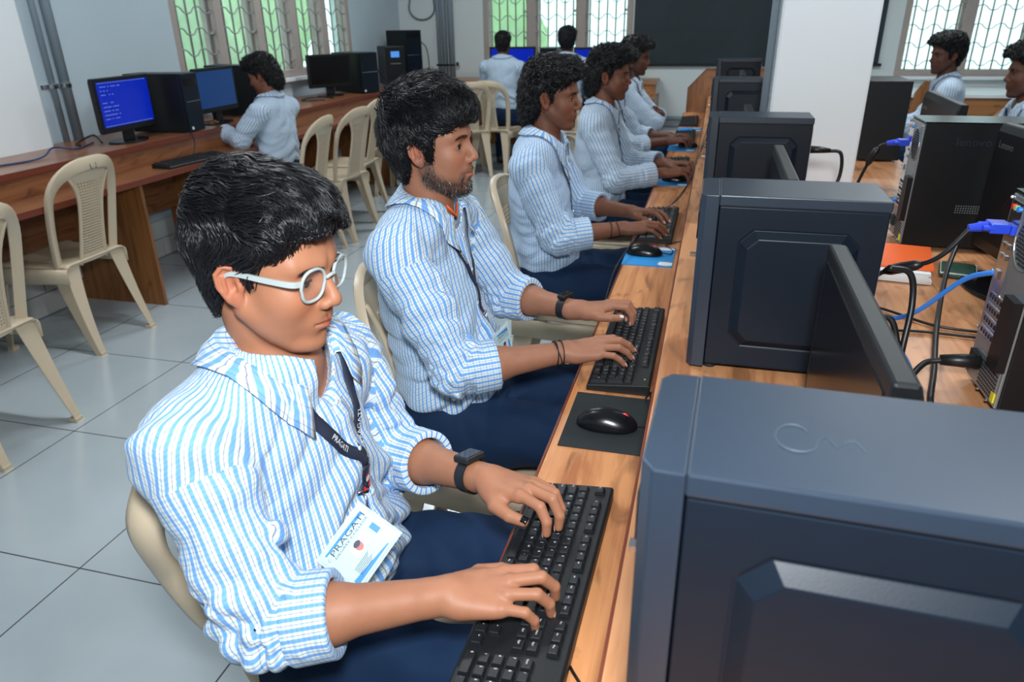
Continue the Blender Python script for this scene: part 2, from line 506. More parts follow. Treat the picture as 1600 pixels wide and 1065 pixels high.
def sdf_mesh(f, lo, hi, h, newton=2, levels=4):
    """surface nets on a sparse grid refined near the surface -> verts, quads"""
    lo = np.asarray(lo, float); hi = np.asarray(hi, float)
    S = h * 2 ** levels
    n = np.ceil((hi - lo) / S).astype(int)
    g = np.stack(np.meshgrid(*[np.arange(k) for k in n], indexing='ij'), -1).reshape(-1, 3)
    size = S
    for lv in range(levels + 1):
        c = lo + (g + .5) * size
        d = f(c)
        keep = np.abs(d) < size * .87 * 1.9 + (.004 if lv < levels else .0)
        g = g[keep]
        if lv == levels: break
        off = np.array([(a, b, e) for a in (0, 1) for b in (0, 1) for e in (0, 1)])
        g = (g[:, None, :] * 2 + off[None]).reshape(-1, 3); size /= 2
    key = lambda q: (q[:, 0].astype(np.int64) << 40) | (q[:, 1].astype(np.int64) << 20) | q[:, 2].astype(np.int64)
    off = np.array([(a, b, e) for e in (0, 1) for b in (0, 1) for a in (0, 1)])  # index = a + 2b + 4e
    cn = (g[:, None, :] + off[None]).reshape(-1, 3)
    kk, first, inv = np.unique(key(cn), return_index=True, return_inverse=True)
    inv = inv.reshape(-1, 8)
    nodes = cn[first]
    val = f(lo + nodes * size)
    cv = val[inv]
    neg = cv < 0
    act = neg.any(1) & ~neg.all(1)
    g = g[act]; cv = cv[act]; neg = neg[act]
    pos = np.zeros((len(g), 3)); cnt = np.zeros(len(g))
    E = [(a, a ^ b) for a in range(8) for b in (1, 2, 4) if a < (a ^ b)]
    offf = off.astype(float)
    for a, b in E:
        x = neg[:, a] != neg[:, b]
        t = np.where(x, cv[:, a] / np.where(x, cv[:, a] - cv[:, b], 1), 0)
        pos += x[:, None] * (offf[a] + t[:, None] * (offf[b] - offf[a])); cnt += x
    vert = lo + (g + pos / cnt[:, None]) * size
    ck = key(g); order = np.argsort(ck); cks = ck[order]
    def find(q):
        k = key(q); j = np.searchsorted(cks, k); j = np.clip(j, 0, len(cks) - 1)
        ok = (cks[j] == k) & (q >= 0).all(1)
        return np.where(ok, order[j], -1)
    quads = []
    for ax in range(3):
        x = neg[:, 0] != neg[:, 1 << ax]
        q = g[x]; me = np.nonzero(x)[0]; flip = ~neg[x, 0]
        b, c = (ax + 1) % 3, (ax + 2) % 3
        eb = np.zeros(3, int); eb[b] = 1; ec = np.zeros(3, int); ec[c] = 1
        i1, i2, i3 = find(q - eb), find(q - eb - ec), find(q - ec)
        ok = (i1 >= 0) & (i2 >= 0) & (i3 >= 0)
        Q = np.stack([me, i1, i2, i3], 1)[ok]; fl = flip[ok]
        Q[fl] = Q[fl][:, ::-1]
        quads.append(Q)
    quads = np.concatenate(quads)
    used, inv2 = np.unique(quads, return_inverse=True)
    vert = vert[used]; quads = inv2.reshape(-1, 4)
    for _ in range(newton):
        e = h * .25
        d0 = f(vert)
        gr = np.stack([f(vert + e * np.eye(3)[k]) - d0 for k in range(3)], 1) / e
        g2 = (gr ** 2).sum(1)
        st = -d0[:, None] * gr / np.maximum(g2, .25)[:, None]
        ln = np.linalg.norm(st, axis=1); st *= np.minimum(1, h * .6 / np.maximum(ln, 1e-9))[:, None]
        vert = vert + st
    return vert, quads

def grad(f, p, e=.0008):
    d0 = f(p)
    g = np.stack([f(p + e * np.eye(3)[k]) - d0 for k in range(3)], 1) / e
    return d0, g / (np.linalg.norm(g, axis=1)[:, None] + 1e-9)

def mesh_obj(name, V, Q, mat, parent, attr=None, uv=None, smooth=True):
    me = bpy.data.meshes.new(name)
    Q = np.asarray(Q)
    me.vertices.add(len(V)); me.vertices.foreach_set('co', np.asarray(V, np.float32).ravel())
    k = Q.shape[1]
    me.loops.add(len(Q) * k); me.loops.foreach_set('vertex_index', Q.astype(np.int32).ravel())
    me.polygons.add(len(Q)); me.polygons.foreach_set('loop_start', np.arange(len(Q), dtype=np.int32) * k)
    me.update(calc_edges=True)
    me.polygons.foreach_set('use_smooth', [smooth] * len(Q))
    me.materials.append(mat)
    if uv is not None:
        l = me.uv_layers.new(name='uv'); l.data.foreach_set('uv', np.asarray(uv, np.float32).ravel())
    if attr is not None:
        a = me.attributes.new('skin', 'FLOAT_COLOR', 'POINT')
        c = np.ones((len(V), 4), np.float32); c[:, :3] = attr
        a.data.foreach_set('color', c.ravel())
    me.validate()
    o = bpy.data.objects.new(name, me); COL.objects.link(o)
    if parent is not None: o.parent = parent
    return o

def frame(x, up):
    """columns: x, y=up cross x, z"""
    x = unit(x); up = np.asarray(up, float); y = unit(np.cross(up, x)); z = np.cross(x, y)
    return np.stack([x, y, z], 1)
def euler(yaw, pitch, roll):
    """head rotation: yaw left +, pitch down +, roll towards own left shoulder -"""
    y, p, r = [math.radians(a) for a in (yaw, pitch, roll)]
    Rz = np.array([[math.cos(y), -math.sin(y), 0], [math.sin(y), math.cos(y), 0], [0, 0, 1]])
    Ry = np.array([[math.cos(p), 0, math.sin(p)], [0, 1, 0], [-math.sin(p), 0, math.cos(p)]])
    Rx = np.array([[1, 0, 0], [0, math.cos(r), -math.sin(r)], [0, math.sin(r), math.cos(r)]])
    return Rz @ Ry @ Rx

# ------------------------------------------------------------------ head
def head_sdf(q, o):
    """q in head space: x forward, y left, z up, origin between the ears"""
    a = np.abs(q[:, 1]); m = np.stack([q[:, 0], a, q[:, 2]], 1)
    fat = o.get('fat', 0.0)
    d = ell(q, (-.014, 0, .046), (.094, .074, .084))
    d = smin(d, ell(q, (.030, 0, .030), (.056, .066, .070)), .02)                 # forehead block
    d = smin(d, ell(m, (.034, .012, -.030), (.050, .050 + fat, .062)), .022)      # mid face
    d = smin(d, cap(m, (.000, .053 + fat, -.038), (.052, .022, -.088), .016, .014), .024)   # jaw line
    d = smin(d, ell(q, (.066, 0, -.088), (.022, .024, .018)), .018)               # chin
    d = smin(d, ell(m, (.052, .036 + fat, -.016), (.026, .024, .024)), .02)       # cheek bone
    d = smin(d, ell(q, (.068, 0, -.050), (.026, .030, .026)), .016)               # muzzle
    d = smin(d, cap(m, (.079, .012, .034), (.064, .046, .032), .010, .009), .014) # brow ridge
    d = smax(d, -ell(m, (.092, .031, .010), (.020, .019, .013)), .014)            # eye hollow
    d = smin(d, ell(m, (.0655, .0315, .0105), (.0142, .0155, .0125)), .006)       # lids over the ball
    op = o.get('lid', .0042)
    d = smax(d, -ell(m, (.0800, .0315, .0100 - .2 * op), (.0085, .0125, op)), .0015)        # eye slit
    # nose
    L = o.get('nose', 0)
    d = smin(d, cap(q, (.079, 0, .022), (.099 + L, 0, -.012), .0068, .0088), .010)
    d = smin(d, ell(q, (.0995 + L, 0, -.0185), (.0108, .0110, .0092)), .007)
    d = smin(d, ell(m, (.091 + L, .0128, -.0235), (.0098, .0068, .0075)), .006)
    d = smax(d, -ell(m, (.0985 + L, .0068, -.0320), (.0060, .0034, .0050)), .003)
    # lips
    d = smin(d, cap(m, (.0905, .0035, -.0485), (.0790, .0225, -.0525), .0050, .0028), .005)
    d = smin(d, cap(m, (.0895, .0, -.0590), (.0790, .0190, -.0550), .0056, .0030), .005)
    d = smax(d, -cap(m, (.0985, .0, -.0535), (.0845, .0215, -.0535), .0022, .0012), .004)
    d = smax(d, -ell(q, (.0950, 0, -.0700), (.008, .016, .0045)), .008)
    d = smax(d, -cap(q, (.0975, 0, -.0385), (.0965, 0, -.0440), .0022, .0022), .005)
    # ears
    if o.get('ears', True):
        R = euler(-20, 0, 0); R = R @ euler(0, -10, 0)
        e = (m - V3(-.010, .0745, .000)) @ R / .92     # local: x fwd along ear plane, y outward, z up
        body = ell(e, (.0, .002, .0), (.0185, .0065, .0310))
        body = smin(body, ell(e, (.004, .001, -.026), (.0085, .0055, .010)), .006)
        helix = np.minimum(cap(e, (.012, .004, .012), (.006, .007, .027), .0030), cap(e, (.006, .007, .027), (-.006, .008, .030), .0034))
        helix = np.minimum(helix, cap(e, (-.006, .008, .030), (-.017, .009, .018), .0036))
        helix = np.minimum(helix, cap(e, (-.017, .009, .018), (-.0165, .008, -.002), .0034))
        helix = np.minimum(helix, cap(e, (-.0165, .008, -.002), (-.006, .005, -.024), .0030))
        body = smax(body, -ell(e, (-.001, .010, .004), (.0110, .0078, .0200)), .004)
        body = smin(body, helix, .0035)
        body = smin(body, cap(e, (-.008, .006, .014), (-.007, .006, -.008), .0026), .004)
        body = smax(body, -ell(e, (.005, .008, -.004), (.0060, .0090, .0080)), .003)
        body = smin(body, ell(e, (.013, .003, -.004), (.0045, .0045, .0065)), .004)
        d = smin(d, body * .92, .005)
    return d

SKIN = {'p1': (.35, .150, .082), 'p2': (.33, .145, .085), 'dark': (.115, .044, .026), 'mid': (.21, .082, .046)}
def skin_colour(q, o, base):
    """albedo of lips, cheeks, stubble ... in head space"""
    n = len(q); c = np.tile(np.array(base), (n, 1))
    a = np.abs(q[:, 1]); m = np.stack([q[:, 0], a, q[:, 2]], 1)
    def blend(mask, col):
        nonlocal c
        c = c * (1 - mask[:, None]) + np.array(col) * mask[:, None]
    sm = lambda d, w: np.clip(.5 - d / w, 0, 1)
    b = np.array(base)
    blend(.35 * sm(ell(m, (.075, .038, -.018), (.03, .02, .02)), .015), b * (1.15, .85, .8))
    blend(.4 * sm(ell(m, (-.01, .085, .0), (.03, .02, .035)), .01), b * (1.2, .75, .7))
    lip = sm(np.minimum(cap(m, (.0925, .0035, -.0490), (.0800, .0235, -.0530), .0062, .0030), cap(m, (.091, .0, -.0590), (.0800, .0195, -.0550), .0068, .0030)), .002)
    blend(.85 * lip, o.get('lipcol', b * (.95, .60, .66)))
    blend(.5 * sm(ell(m, (.075, .0315, .004), (.014, .018, .012)), .01), b * (.72, .66, .66))    # darker skin round the eye
    if o.get('moustache'):
        k = sm(cap(m, (.094, .004, -.0415), (.083, .022, -.0480), .0030, .0026), .004) * np.clip(.8 + 1.2 * perlin(q * 420), 0, 1)
        blend(o['moustache'] * k, (.04, .028, .022))
    st = o.get('stubble', 0)
    if st:
        jaw = sm(np.minimum(cap(m, (-.002, .064, -.020), (.016, .060, -.058), .016, .018), cap(m, (.010, .056, -.064), (.070, .014, -.088), .026, .024)), .016)
        ch = sm(ell(q, (.072, 0, -.085), (.030, .030, .024)), .012)
        mu = sm(cap(m, (.094, .003, -.0415), (.080, .030, -.052), .006, .006), .006)
        go = sm(cap(m, (.082, .030, -.052), (.070, .028, -.085), .006, .01), .010)
        k = np.clip(np.maximum(np.maximum(jaw, ch), np.maximum(mu, go)), 0, 1) * (1 - lip)
        k *= np.clip(.75 + .9 * perlin(q * 300), 0, 1)
        blend(st * k, (.035, .026, .024))
    return np.clip(c, 0, 1)

# ------------------------------------------------------------------ hands
FING = [  # mcp position, segment lengths, radii
    ((.0880, .0240, .000), (.041, .026, .020), (.0092, .0082, .0072)),
    ((.0920, .0035, .003), (.045, .029, .021), (.0095, .0084, .0073)),
    ((.0860, -.0165, .001), (.041, .027, .020), (.0090, .0080, .0070)),
    ((.0760, -.0345, -.004), (.032, .020, .018), (.0080, .0070, .0062))]
def hand_chains(pose):
    ch = []
    for (mc, L, r), (a1, a2, a3, sp) in zip(FING, pose['f']):
        p = np.array(mc); pts = [p]; a = 0
        for l, da in zip(L, (a1, a2, a3)):
            a += math.radians(da); s = math.radians(sp)
            p = p + l * np.array([math.cos(a) * math.cos(s), math.cos(a) * math.sin(s), -math.sin(a)]); pts.append(p)
        ch.append((pts, (r[0], r[0] * .96, r[1], r[2])))
    t = pose.get('t', ((.020, .020, -.010), (.050, .044, -.018), (.082, .050, -.026), (.106, .046, -.032)))
    ch.append(([np.array(p) for p in t], (.0145, .0125, .0105, .0088)))
    return ch
def hand_sdf(q, s, chains):
    q = q * np.array([1, s, 1])
    d = cap(q, (-.02, 0, 0), (.012, 0, .0), .0225, .0240)
    for pts, r in chains[:4]:
        b = pts[0]
        d = smin(d, cap(q, (.012, b[1] * .55, -.001), b - V3(.002, 0, .004), .0155, r[0] * 1.22), .012)
    d = smin(d, cap(q, (.022, .020, -.010), (.052, .026, -.010), .016, .012), .014)
    d = smin(d, cap(q, (.022, -.018, -.010), (.062, -.026, -.010), .014, .010), .014)
    q0 = q
    for i, (pts, r) in enumerate(chains):
        e = cap(q0, pts[0], pts[1], r[0], r[1])
        e = smin(e, cap(q0, pts[1], pts[2], r[1] * 1.04, r[2]), .002)
        e = smin(e, cap(q0, pts[2], pts[3], r[2] * 1.02, r[3]), .002)
        d = smin(d, e, .0065 if i < 4 else .012) if i == 4 else np.minimum(smin(d, e, .0055), d)
    return d
HSC = .90
TYPING = dict(f=[(16, 50, 32, 4), (12, 56, 34, 0), (14, 56, 34, -3), (20, 46, 30, -8)])
TYPING2 = dict(f=[(14, 54, 34, 4), (6, 50, 34, 1), (10, 46, 32, -4), (18, 40, 30, -9)])
FLATH = dict(f=[(14, 26, 16, 6), (10, 30, 18, 1), (12, 30, 18, -4), (16, 26, 16, -11)])
FIST = dict(f=[(50, 70, 40, 0), (52, 72, 42, 0), (55, 72, 42, 0), (58, 70, 40, 0)])

# ------------------------------------------------------------------ people
def rot_pts(P, R, t): return (P - t) @ R

def make_person(label, loc, rz, j, o, res=.0026, group=None, hres=None):
    """j: joints in the person's own space (x forward, y left, z up from the floor). o: looks"""
    root = thing('person', label, 'person', loc, rz, group)
    A = {k: np.array(v, float) for k, v in j.items() if not isinstance(v, (dict, str))}
    hsc = o.get('hs', .915); HR = euler(*o.get('head', (0, 0, 0))) * hsc; HI = HR / hsc ** 2; HC = A['head']
    nk = A['neck']; chst = A['chest']; hip = A['hip']
    up = unit(nk - hip); fw = unit(V3(1, 0, 0) - up * up[0]); lf = np.cross(up, fw)
    TR = np.stack([fw, lf, up], 1)
    mid = hip * .45 + chst * .55
    bulk = o.get('bulk', 1.0)
    SH = [A['shr'], A['shl']]
    def torso(P, k=.05):
        d = ell(P, chst, (.108 * bulk, .160 * bulk, .165), TR)
        d = smin(d, ell(P, mid, (.112 * bulk, .150 * bulk, .17), TR), k)
        d = smin(d, ell(P, hip + up * .09, (.122 * bulk, .165 * bulk, .14), TR), k)
        for s in SH:
            d = smin(d, cap(P, chst + up * .10 + (s - chst) * .25, s, .070, .056), .05)
            d = smin(d, cap(P, s * .55 + (nk - up * .01) * .45 - up * .0, nk - up * .005, .044, .046), .045)
        return d
    # ---------------- skin body
    arms = []
    for sd in 'rl':
        S, E, W = A['sh' + sd], A['el' + sd], A['wr' + sd]
        hx = unit(A['hd' + sd]) if 'hd' + sd in A else unit(W - E)
        hx = unit(hx + V3(0, 0, .16) if 'hd' + sd in A else hx); HF = frame(hx, A.get('hu' + sd, V3(0, 0, 1)))
        ch = hand_chains(j.get('pose' + sd, TYPING))
        arms.append((S, E, W, HF, 1 if sd == 'r' else -1, ch))
    hopt = o.get('face', {})
    nbase = nk - up * .015
    nhead = HC + HR @ V3(-.022, 0, -.050)
    thick = o.get('neckr', .049)
    def body(P):
        q = (P - HC) @ HI
        rr = np.linalg.norm(q - V3(.01, 0, .01), axis=1)
        near = rr < .19
        d = (rr - .135) * hsc
        if near.any():
            d[near] = head_sdf(q[near], hopt) * hsc
        d = smin(d, cap(P, nhead, nbase, thick, thick * 1.10), .012)
        core = np.maximum(torso(P) + .020, np.linalg.norm(P - nk, axis=1) - .15)
        d = smin(d, core, .02)
        for S, E, W, HF, s, ch in arms:
            d = smin(d, cap(P, S, E, .036, .034), .012)
            w1 = E + (W - E) * .35
            a = smin(cap(P, E, w1, .034, .0345), cap(P, w1, W, .0345, .0225), .02)
            d = smin(d, a, .015)
            qh = (P - W) @ HF / HSC
            rr = np.linalg.norm(qh - V3(.07, 0, 0), axis=1)
            nr = rr < .16
            dh = (rr - .12) * HSC
            if nr.any(): dh[nr] = hand_sdf(qh[nr], s, ch) * HSC
            d = smin(d, dh, .010)
        return d
    pts = np.array([HC + .16, HC - .16, nk + .15, nk - .17] + [a for arm in arms for a in (arm[0] + .07, arm[0] - .07, arm[1] + .06, arm[1] - .06, arm[2] + .06, arm[2] - .06, arm[2] + arm[3] @ V3(.2, .07, .06), arm[2] + arm[3] @ V3(.2, -.07, -.09))])
    V, Q = sdf_mesh(body, pts.min(0) - .02, pts.max(0) + .02, hres or res)
    base = SKIN[o.get('skin', 'mid')]
    q = (V - HC) @ HI
    col = skin_colour(q, hopt, base)
    far = (np.linalg.norm(q, axis=1) > .15)
    col[far] = np.array(base) * o.get('armtone', 1.0)
    body_o = mesh_obj('body', V, Q, MT['skin'], root, attr=col)
    # nails
    if o.get('nails'):
        for (S, E, W, HF, s, ch), sdn in zip(arms, 'rl'):
            for fi, (pp, r) in enumerate(ch):
                a, b = pp[2] * (1, s, 1), pp[3] * (1, s, 1)
                if fi < 4: upn = np.array([0, 0, 1.0])
                else: upn = np.array([0, -.25 * s * -1, 1.0])
                t = unit(b - a); n_ = unit(upn - t * (t @ upn)); sd_ = np.cross(n_, t)
                if fi == 4: n_ = unit(n_ + sd_ * 0.0); 
                c = b + t * r[3] * .15 + n_ * r[3] * .62
                G = []
                for u in np.linspace(-1, 1, 7):
                    row = []
                    for v in np.linspace(-1, 1, 7):
                        au = u * 1.0
                        L_ = .0062 * (v * math.sqrt(max(0, 1 - .35 * u * u)))
                        p = b + t * (r[3] * .30 + L_) + (n_ * math.cos(au) + sd_ * math.sin(au)) * (r[3] * 1.03) - n_ * (.0016 * max(0, v) ** 2)
                        row.append(W + HF @ p * HSC)
                    G.append(row)
                mat = MT['nail']
                if fi == 4 and sdn == 'l' and o.get('thumbnail'): mat = MT[o['thumbnail']]
                MB().grid(np.array(G)).build('finger_nail', mat, root, smooth=True, solid=.0008)
    # ---------------- eyes, brows
    def H2P(p): return HC + HR @ np.asarray(p, float)
    gz = o.get('gaze', (0, 0))
    if not o.get('backview'):
        GR = euler(gz[0], gz[1], 0)
        for s in (1, -1):
            m = MB(); c = V3(.0660, .0315 * s, .0098)
            nu, nv = 20, 16; v = []; f = []; mi = []
            for i in range(nv + 1):
                a = PI * i / nv
                for jx in range(nu):
                    b = 2 * PI * jx / nu
                    rad = .0127 + (.0006 if a < .42 else 0)
                    p = V3(math.cos(a), math.sin(a) * math.cos(b), math.sin(a) * math.sin(b)) * rad
                    v.append(H2P(c + GR @ p))
            for i in range(nv):
                for jx in range(nu):
                    f.append((i * nu + jx, (i + 1) * nu + jx, (i + 1) * nu + (jx + 1) % nu, i * nu + (jx + 1) % nu)); mi.append(1 if i < 2 else (2 if i < 3 else 0))
            m.v = [tuple(p) for p in v]; m.f = f; m.m = mi
            m.build('eye', [MT['eye_white'], MT['black_gl'], MT['iris']], root, smooth=True)
        # eyebrows and lashes as short hairs
        B = []; rg = np.random.RandomState(3)
        nb = 130 if res < .004 else 50
        rad0 = .00028 if res < .004 else .0008
        for s in (1, -1):
            for k in range(nb):
                t = rg.rand(); y = .013 + .036 * t; z = .0275 + .0045 * math.sin(t * 2.6) - .002 * t + (rg.rand() - .5) * .0100 * (1 - .5 * t)
                B.append(((.095, y * s, z), (0, s * .9, .35 - .6 * t + .3 * (rg.rand() - .5)), .0085))
        P0 = np.array([H2P(b[0]) for b in B]); 
        fb = body
        dirx = HR @ V3(-1, 0, 0)
        for _ in range(14): P0 = P0 + dirx * np.clip(fb(P0), -.01, .02)[:, None] * .8
        ms_ = [MB(), MB()]
        for p, b in zip(P0, B):
            m = ms_[0 if b[0][1] > 0 else 1]
            dd = HR @ unit(np.array(b[1]) + V3(.0, 0, 0)); n_ = HR @ V3(1, 0, 0)
            m.tube([p + n_ * .0002, p + dd * b[2] * .5 + n_ * .0013, p + dd * b[2] - n_ * .0010 * abs(b[0][1]) * 30 * .6 + n_ * .0008], [rad0, rad0, rad0 * .3], 3)
        for m in ms_: m.build('eyebrow', MT['hair'], root)
        op = hopt.get('lid', .0042)
        for s in (1, -1):
            pts = []
            for t in np.linspace(-1, 1, 9):
                pts.append((.0980, s * (.0315 + .0122 * t), .0100 - .2 * op + op * math.sqrt(max(0, 1 - t * t)) * 1.02))
            pts = np.array([H2P(p) for p in pts])
            for _ in range(14): pts = pts + dirx * np.clip(body(pts), -.01, .02)[:, None] * .8
            MB().tube(list(pts - dirx * .0003), [.0005] + [.0011] * 7 + [.0005], 5).build('eyelashes', MT['hair'], root)
        # beard hairs
        if hopt.get('beard'):
            qv = (V - HC) @ HI
            mm = np.stack([qv[:, 0], np.abs(qv[:, 1]), qv[:, 2]], 1)
            dd = np.minimum(cap(mm, (.012, .064, -.020), (.014, .060, -.058), .009, .014), cap(mm, (.010, .056, -.064), (.066, .014, -.088), .022, .022))
            dd = np.minimum(dd, ell(qv, (.076, 0, -.086), (.024, .022, .018)))
            dd = np.minimum(dd, cap(mm, (.094, .003, -.0405), (.080, .028, -.052), .003, .003))
            dd = np.minimum(dd, cap(mm, (.080, .028, -.054), (.074, .026, -.085), .003, .006))
            cand = np.nonzero((dd < 0) & (np.linalg.norm(qv, axis=1) < .14))[0]
            cand = rg.choice(cand, min(len(cand), hopt['beard']), replace=False)
            p0 = V[cand]; _, nn = grad(body, p0)
            tp = []
            dn = HR @ V3(.15, 0, -1)
            for p, n_ in zip(p0, nn):
                d_ = unit(n_ * .45 + dn * .8 + rg.normal(size=3) * .3)
                ln = .0045 + .003 * rg.rand()
                tp.append((p, p + d_ * ln * .6, p + d_ * ln + dn * .0008))
            m = MB()
            for a_ in tp: m.tube(a_, [.00028, .00026, .0001], 3, cap=False)
            m.build('beard', MT['hair'], root)
    # ---------------- hair
    hs = o['hair']
    blobs = hs['blobs']; poly = hs['poly']; namp = hs.get('amp', .006); nfr = hs.get('freq', 28)
    def hair(q):
        d = ell(q, (-.014, 0, .046), (.101, .0805, .091))
        d = smin(d, ell(q, (-.046, 0, -.030), (.038, .055, .046)), .025)
        for c, r, k in blobs:
            d = smin(d, ell(q, c, r), k)
        w = perlin(q * nfr + 3) ; w2 = perlin(q * nfr * 2.3 + 9)
        d = d + namp * (np.abs(w) * 1.6 - .5 + .5 * w2)
        cut = poly2d(q[:, 0] + .35 * np.maximum(0, np.abs(q[:, 1]) - .045) * (q[:, 0] > .02), q[:, 2], poly)
        d = smax(d, cut, .006)
        return d
    hw = lambda P: hair((P - HC) @ HI) * hsc
    V2, Q2 = sdf_mesh(hw, HC - .20, HC + .20, min(res * 1.15, .006), newton=1)
    hair_o = mesh_obj('hair', V2, Q2, MT['hair_base'], root)
    ns = hs.get('n', 0)
    if ns:
        rg = np.random.RandomState(hs.get('seed', 5))
        idx = rg.randint(0, len(V2), ns * 2)
        q0 = (V2[idx] - HC) @ HI
        _, n0 = grad(hair, q0)
        hd = head_sdf(q0, dict(hopt, ears=False))
        okm = (hd > .002) & ~((n0[:, 2] < -.75))
        q0 = q0[okm][:ns]; n0 = n0[okm][:ns]
        n_ = len(q0); steps = hs.get('steps', 7); st = hs.get('step', .0062)
        p = q0.copy(); path = []; rnd = rg.normal(size=(n_, 3)) * hs.get('chaos', .25)
        lift = rg.rand(n_) * hs.get('lift', .005)
        for k in range(steps):
            _, nn = grad(hair, p)
            off = (.0006 + lift * (k / (steps - 1)) ** 1.2)
            path.append(p + nn * off[:, None])
            D = hs['flow'](p)
            wv = np.stack([perlin(p * 22 + 5), perlin(p * 22 + 31), perlin(p * 22 + 77)], 1) * hs.get('wave', .9)
            D = D + wv + rnd
            D = D - nn * (D * nn).sum(1)[:, None]
            D /= np.linalg.norm(D, axis=1)[:, None] + 1e-9
            p = p + D * st
            dd, nn = grad(hair, p)
            p = p - nn * np.clip(dd, -.006, .004 if k < steps - 3 else .0015)[:, None]
        path = np.stack(path, 1)                      # n, steps, 3
        rad = hs.get('rad', .0010) * (.6 + .8 * rg.rand(n_))
        prof = np.sin(np.linspace(.55, PI - .02, steps)) ** .7
        T = np.gradient(path, axis=1); T /= np.linalg.norm(T, axis=2, keepdims=True) + 1e-9
        upv = path / (np.linalg.norm(path, axis=2, keepdims=True) + 1e-9)
        S_ = np.cross(T, upv); S_ /= np.linalg.norm(S_, axis=2, keepdims=True) + 1e-9
        U_ = np.cross(S_, T)
        rings = []
        for a in (0, 2 * PI / 3, 4 * PI / 3):
            rings.append(path + (math.sin(a) * S_ * 1.3 + math.cos(a) * U_ * .7) * (rad[:, None] * prof[None])[:, :, None])
        VV = np.stack(rings, 2).reshape(-1, 3) @ HR.T + HC
        b = (np.arange(n_) * steps * 3)[:, None, None, None] + (np.arange(steps - 1) * 3)[None, :, None, None]
        jj = np.arange(3)[None, None, :, None]
        jn = (jj + 1) % 3
        F = np.concatenate([b + jj, b + jn, b + jn + 3, b + jj + 3], 3).reshape(-1, 4)
        mesh_obj('hair_locks', VV, F, MT['hair'], hair_o)
    # ---------------- shirt
    clen = o.get('cuff', .62); A_ = o.get('fold', 1.0)
    cuffs = []
    for (S, E, W, HF, s, ch) in arms:
        C = E + (W - E) * (o['cuffs'][0 if s > 0 else 1] if 'cuffs' in o else clen)
        cuffs.append(C)
    hemz = o.get('hem', None)
    hemp = hip + up * (.035 if hemz is None else hemz)
    off = V3(*(loc if loc else (0, 0, 0)))
    def sleeve(P, i, wr=True):
        S, E, W, HF, s, ch = arms[i]; C = cuffs[i]
        r = o.get('sleeve', (.062, .054, .050))
        a = cap(P, S, E, r[0], r[1]); ax = unit(C - E)
        t = (P - E) @ ax; Lc = np.linalg.norm(C - E)
        b = cap(P, E, C + ax * .08, r[1], r[2] + .08 / max(Lc, .05) * (r[2] - r[1]) * .3)
        d = smin(a, b, .03)
        if wr:
            # folds gathered at the elbow and along the sleeve
            ux = unit(E - S); tu = (P - S) @ ux
            dE = np.linalg.norm(P - E, axis=1)
            n1 = perlin(np.stack([P[:, 0] * 9 + i * 7, P[:, 1] * 9, P[:, 2] * 26], 1) + off * 3)
            n2 = perlin(P * 17 + 40 + off * 5)
            s_al = np.where(dE < 0.2, (P @ unit(ux - ax + 1e-3)) * 42, 0)
            n3 = perlin(np.stack([s_al, P[:, 1] * 8, P[:, 2] * 4], 1) + 11)
            w3 = np.exp(-(dE / .075) ** 2)
            n4 = perlin(np.stack([t * 34 + 5, P[:, 1] * 6, P[:, 2] * 6], 1) + 23 + i)
            w4 = np.exp(-((t - Lc + .07) / .05) ** 2)
            pp = unit(np.cross(ux, ax) + 1e-3)
            n5 = perlin(np.stack([tu * 17 + (P @ pp) * 16 + 3 * i, P[:, 1] * 5, P[:, 2] * 4 + 7], 1) + off)
            d = d + A_ * (.006 * n1 + .003 * n2 - .034 * (sab(n3) - .16) * w3 - .022 * (sab(n4) - .16) * w4 - .020 * (sab(n5) - .18))
        cuf = smax(cap(P, E, C, r[1] + .004, r[2] + .0045), -(t - Lc + .055), .003)
        if o.get('rolled', True): d = smin(d, cuf, .004)
        d = smax(d, t - Lc, .003)
        inner = np.maximum(cap(P, E + ax * .01, C + ax * .08, r[2] - .008), -(t - Lc + .05))
        d = smax(d, -inner, .003)
        return d
    def shirt(P, nohole=False):
        T_ = torso(P) - .004
        l = P - hip
        fl, ll, ul = l @ fw, l @ lf, l @ up
        n1 = perlin(np.stack([fl * 7 + 2, ll * 7, ul * 17], 1) + off)
        n2 = perlin(np.stack([fl * 12, (ll + ul * .6) * 16, (ul - ll * .5) * 9], 1) + 17 + off)
        n3 = perlin(np.stack([fl * 5, ll * 5 + 3, ul * 30 + 6 * np.abs(ll)], 1) + 29)
        w = np.exp(-((ul - .13) / .12) ** 2)
        n3 = perlin(np.stack([ul * 15 + np.abs(ll) * 11 - fl * 5, ll * 4, fl * 4], 1) + 29 + off)
        n4 = perlin(np.stack([ll * 10 + ul * 4, ul * 5 - ll * 3, fl * 5], 1) + 61 + off)
        T_ = T_ + A_ * (.006 * n1 + .004 * n2 - .034 * (sab(n3) - .17) * (.25 + w) - .020 * (sab(n4) - .18))
        d = T_
        d = smax(d, -((P - hemp) @ up), .004)
        for i in (0, 1):
            d = smin(d, sleeve(P, i), .016)
        if nohole: return d
        # neck opening
        nb = nk + fw * .004
        hole = cap(P, nb - up * .030, nb + up * .16, .062, .074)
        vd = o.get('vneck', .07)
        hole = smin(hole, cap(P, nb + fw * .055 - up * .015, nb + fw * (.075 + .2 * vd) - up * vd, .030, .004), .012)
        d = smax(d, -hole, .004)
        return d
    bb = np.array([p for a in arms for p in (a[0], a[1])] + cuffs + [hip, chst, nk])
    V4, Q4 = sdf_mesh(shirt, bb.min(0) - .20, bb.max(0) + .16, res * 1.1, newton=1)
    # uv by nearest cloth panel
    dT = torso(V4); dS = [sleeve(V4, i, False) for i in (0, 1)]
    lab = np.argmin(np.stack([dT - .012, dS[0], dS[1]], 1), 1)
